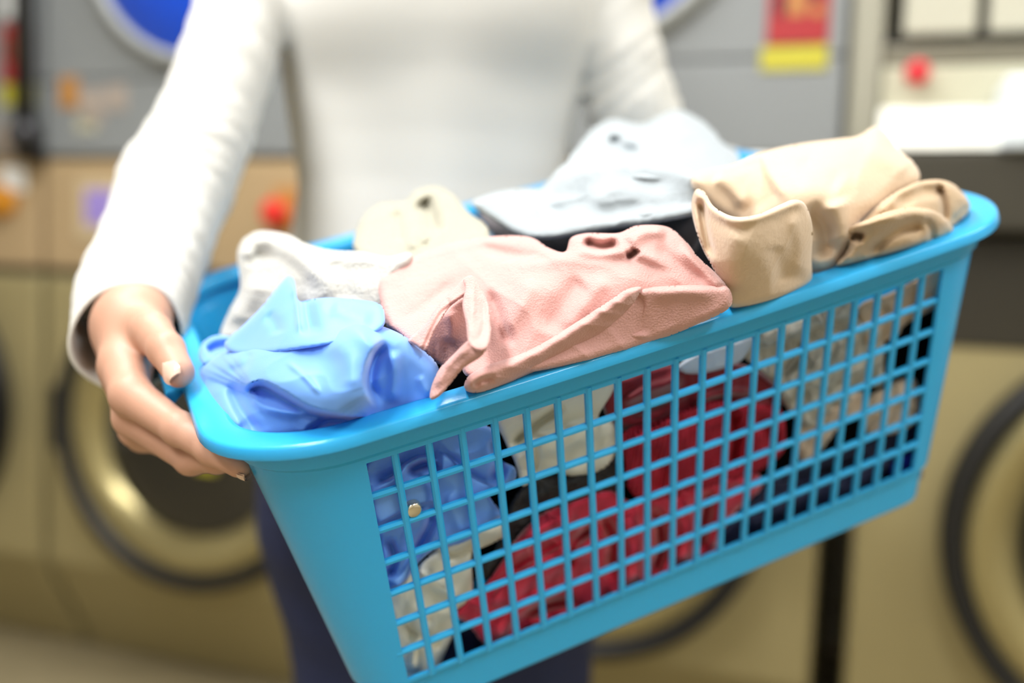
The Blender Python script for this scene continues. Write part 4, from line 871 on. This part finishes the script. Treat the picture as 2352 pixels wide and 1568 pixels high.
behind('cotton_cloth', m_creamc, 'cream cotton cloth below the rim, left of the red sweater behind the lattice', 'clothing',
    [(1146, 965), (1215, 935), (1290, 910), (1370, 880), (1416, 868), (1404, 905), (1374, 958), (1408, 970), (1414, 1030), (1392, 1072), (1330, 1094), (1262, 1084), (1232, 1094), (1200, 1116), (1182, 1060), (1158, 1010)], d=.014,
    folds=[('ridge', [(1170, 1030), (1230, 975), (1300, 930)], 10, -.010), ('step', [(1180, 1020), (1260, 1000), (1340, 975), (1400, 965)], 8, 50, .006), ('ridge', [(1230, 1000), (1230, 1050), (1222, 1090)], 9, -.006)], seed=97)
behind('lace_garment', m_lace, 'black lace garment behind the lattice between cream cloth and red folds', 'clothing',
    [(1104, 1300), (1140, 1255), (1176, 1150), (1228, 1098), (1300, 1088), (1400, 1056), (1436, 1076), (1432, 1122), (1330, 1156), (1256, 1176), (1204, 1236), (1160, 1290), (1118, 1332)], d=.020, folds=[('ridge', [(1200, 1160), (1280, 1120), (1400, 1090)], 14, .005)], seed=101)
behind('velvet_top', m_red, 'crimson velvet garment in soft folds at the bottom middle of the lattice', 'clothing',
    [(1040, 1410), (1105, 1352), (1150, 1292), (1182, 1240), (1240, 1182), (1330, 1146), (1400, 1126), (1450, 1150), (1500, 1130), (1600, 1100), (1700, 1080), (1742, 1088), (1748, 1122), (1694, 1172), (1652, 1232), (1642, 1276), (1560, 1318), (1450, 1360), (1330, 1408), (1220, 1450), (1150, 1492), (1112, 1480), (1072, 1430)], d=.014,
    folds=[('step', [(1120, 1400), (1180, 1330), (1280, 1270), (1360, 1230)], 10, 40, .010), ('ridge', [(1160, 1290), (1240, 1220), (1330, 1180)], 16, .008), ('ridge', [(1130, 1470), (1190, 1400), (1290, 1350)], 14, .008), ('ridge', [(1300, 1310), (1320, 1250), (1380, 1200)], 12, -.016), ('ridge', [(1380, 1180), (1410, 1240), (1400, 1340)], 14, -.012), ('ridge', [(1440, 1170), (1460, 1260), (1440, 1350)], 16, .010), ('ridge', [(1500, 1160), (1520, 1240), (1500, 1330)], 13, -.016), ('ridge', [(1560, 1140), (1580, 1220), (1560, 1300)], 15, .010), ('ridge', [(1630, 1120), (1620, 1190), (1600, 1270)], 12, -.014), ('ridge', [(1660, 1150), (1650, 1210), (1630, 1260)], 12, .006), ('ridge', [(1660, 1110), (1700, 1105), (1735, 1110)], 12, .006), ('ridge', [(1200, 1420), (1260, 1390), (1330, 1380)], 12, -.014)], seed=103, wr=.002, ws=34)
behind('ribbed_sweater', m_redrib, 'red ribbed sweater in the middle of the lattice under the dark red velvet', 'sweater',
    [(1432, 992), (1500, 968), (1560, 945), (1640, 918), (1700, 925), (1790, 936), (1804, 1010), (1786, 1052), (1700, 1104), (1600, 1126), (1500, 1156), (1446, 1126), (1436, 1060)], d=.012,
    folds=[('step', [(1440, 1010), (1500, 985), (1560, 950)], 7, 60, .006), ('ridge', [(1680, 930), (1690, 1000), (1680, 1090)], 12, -.012), ('ridge', [(1500, 1140), (1520, 1080), (1480, 1020)], 20, -.006), ('ridge', [(1730, 960), (1770, 990), (1780, 1040)], 14, -.010)], seed=107, wr=.0008)
behind('velvet_top', m_velvet, 'dark red velvet garment just below the rim above the ribbed sweater', 'clothing',
    [(1385, 890), (1440, 866), (1500, 846), (1580, 835), (1700, 835), (1776, 878), (1796, 932), (1700, 960), (1600, 956), (1540, 968), (1450, 990), (1396, 960)], d=.022,
    folds=[('ridge', [(1420, 930), (1500, 890), (1580, 870)], 12, .008), ('ridge', [(1580, 930), (1660, 900), (1740, 900)], 10, .008), ('ridge', [(1440, 960), (1520, 920), (1560, 900)], 10, -.010), ('ridge', [(1640, 940), (1700, 930), (1780, 930)], 8, .006)], seed=109)
behind('crochet_top', m_wlace, 'white crocheted lace top behind the upper right of the lattice', 'clothing',
    [(1692, 800), (1740, 765), (1800, 745), (1880, 712), (1955, 688), (1976, 736), (2026, 748), (2030, 830), (2024, 886), (1964, 886), (1954, 932), (1900, 965), (1850, 985), (1800, 925), (1780, 884), (1736, 845)], d=.013,
    folds=[('step', [(1700, 820), (1800, 790), (1900, 750), (1960, 735)], 8, 40, -.007), ('ridge', [(1790, 870), (1830, 820), (1850, 780)], 12, -.009), ('ridge', [(1880, 900), (1920, 840), (1940, 780)], 12, .006), ('ridge', [(1830, 900), (1870, 850), (1890, 800)], 12, .005)], seed=113, wr=.003, ws=22)
behind('cotton_vest', mat('pale_blue_cotton', (204, 212, 222), 0.8), 'pale blue white vest edge below the rim left of the lace top', 'clothing',
    [(1560, 838), (1600, 812), (1672, 788), (1740, 770), (1716, 812), (1690, 836), (1620, 856), (1570, 856)], d=.010, seed=117, ew=12)
behind('denim_jeans', m_navy, 'navy denim folded along the bottom right of the basket behind the lattice', 'jeans',
    [(1640, 1270), (1660, 1215), (1720, 1150), (1790, 1090), (1860, 1060), (1960, 1020), (2060, 985), (2110, 970), (2112, 1060), (2112, 1100), (2010, 1130), (1900, 1180), (1760, 1235), (1690, 1275)], d=.024,
    folds=[('ridge', [(1700, 1220), (1800, 1165), (1900, 1120)], 20, .010), ('ridge', [(1900, 1150), (2000, 1090), (2080, 1050)], 20, .008), ('ridge', [(1800, 1120), (1900, 1080), (2000, 1040)], 16, -.010)], seed=127)
behind('cotton_cloth', m_royal, 'royal blue cloth corner in the lowest right hole of the lattice', 'clothing', [(2052, 1060), (2110, 1040), (2112, 1085), (2100, 1105), (2052, 1112)], d=.012, seed=131, ew=8, drop=.004)
behind('cotton_cloth', mat('navy_cloth', (18, 22, 54), 0.85), 'navy cloth in the lowest holes beside the bottom left cream cloth', 'clothing', [(985, 1560), (1010, 1500), (1046, 1440), (1080, 1430), (1140, 1490), (1100, 1520), (1040, 1550)], d=.026, seed=137, ew=10)
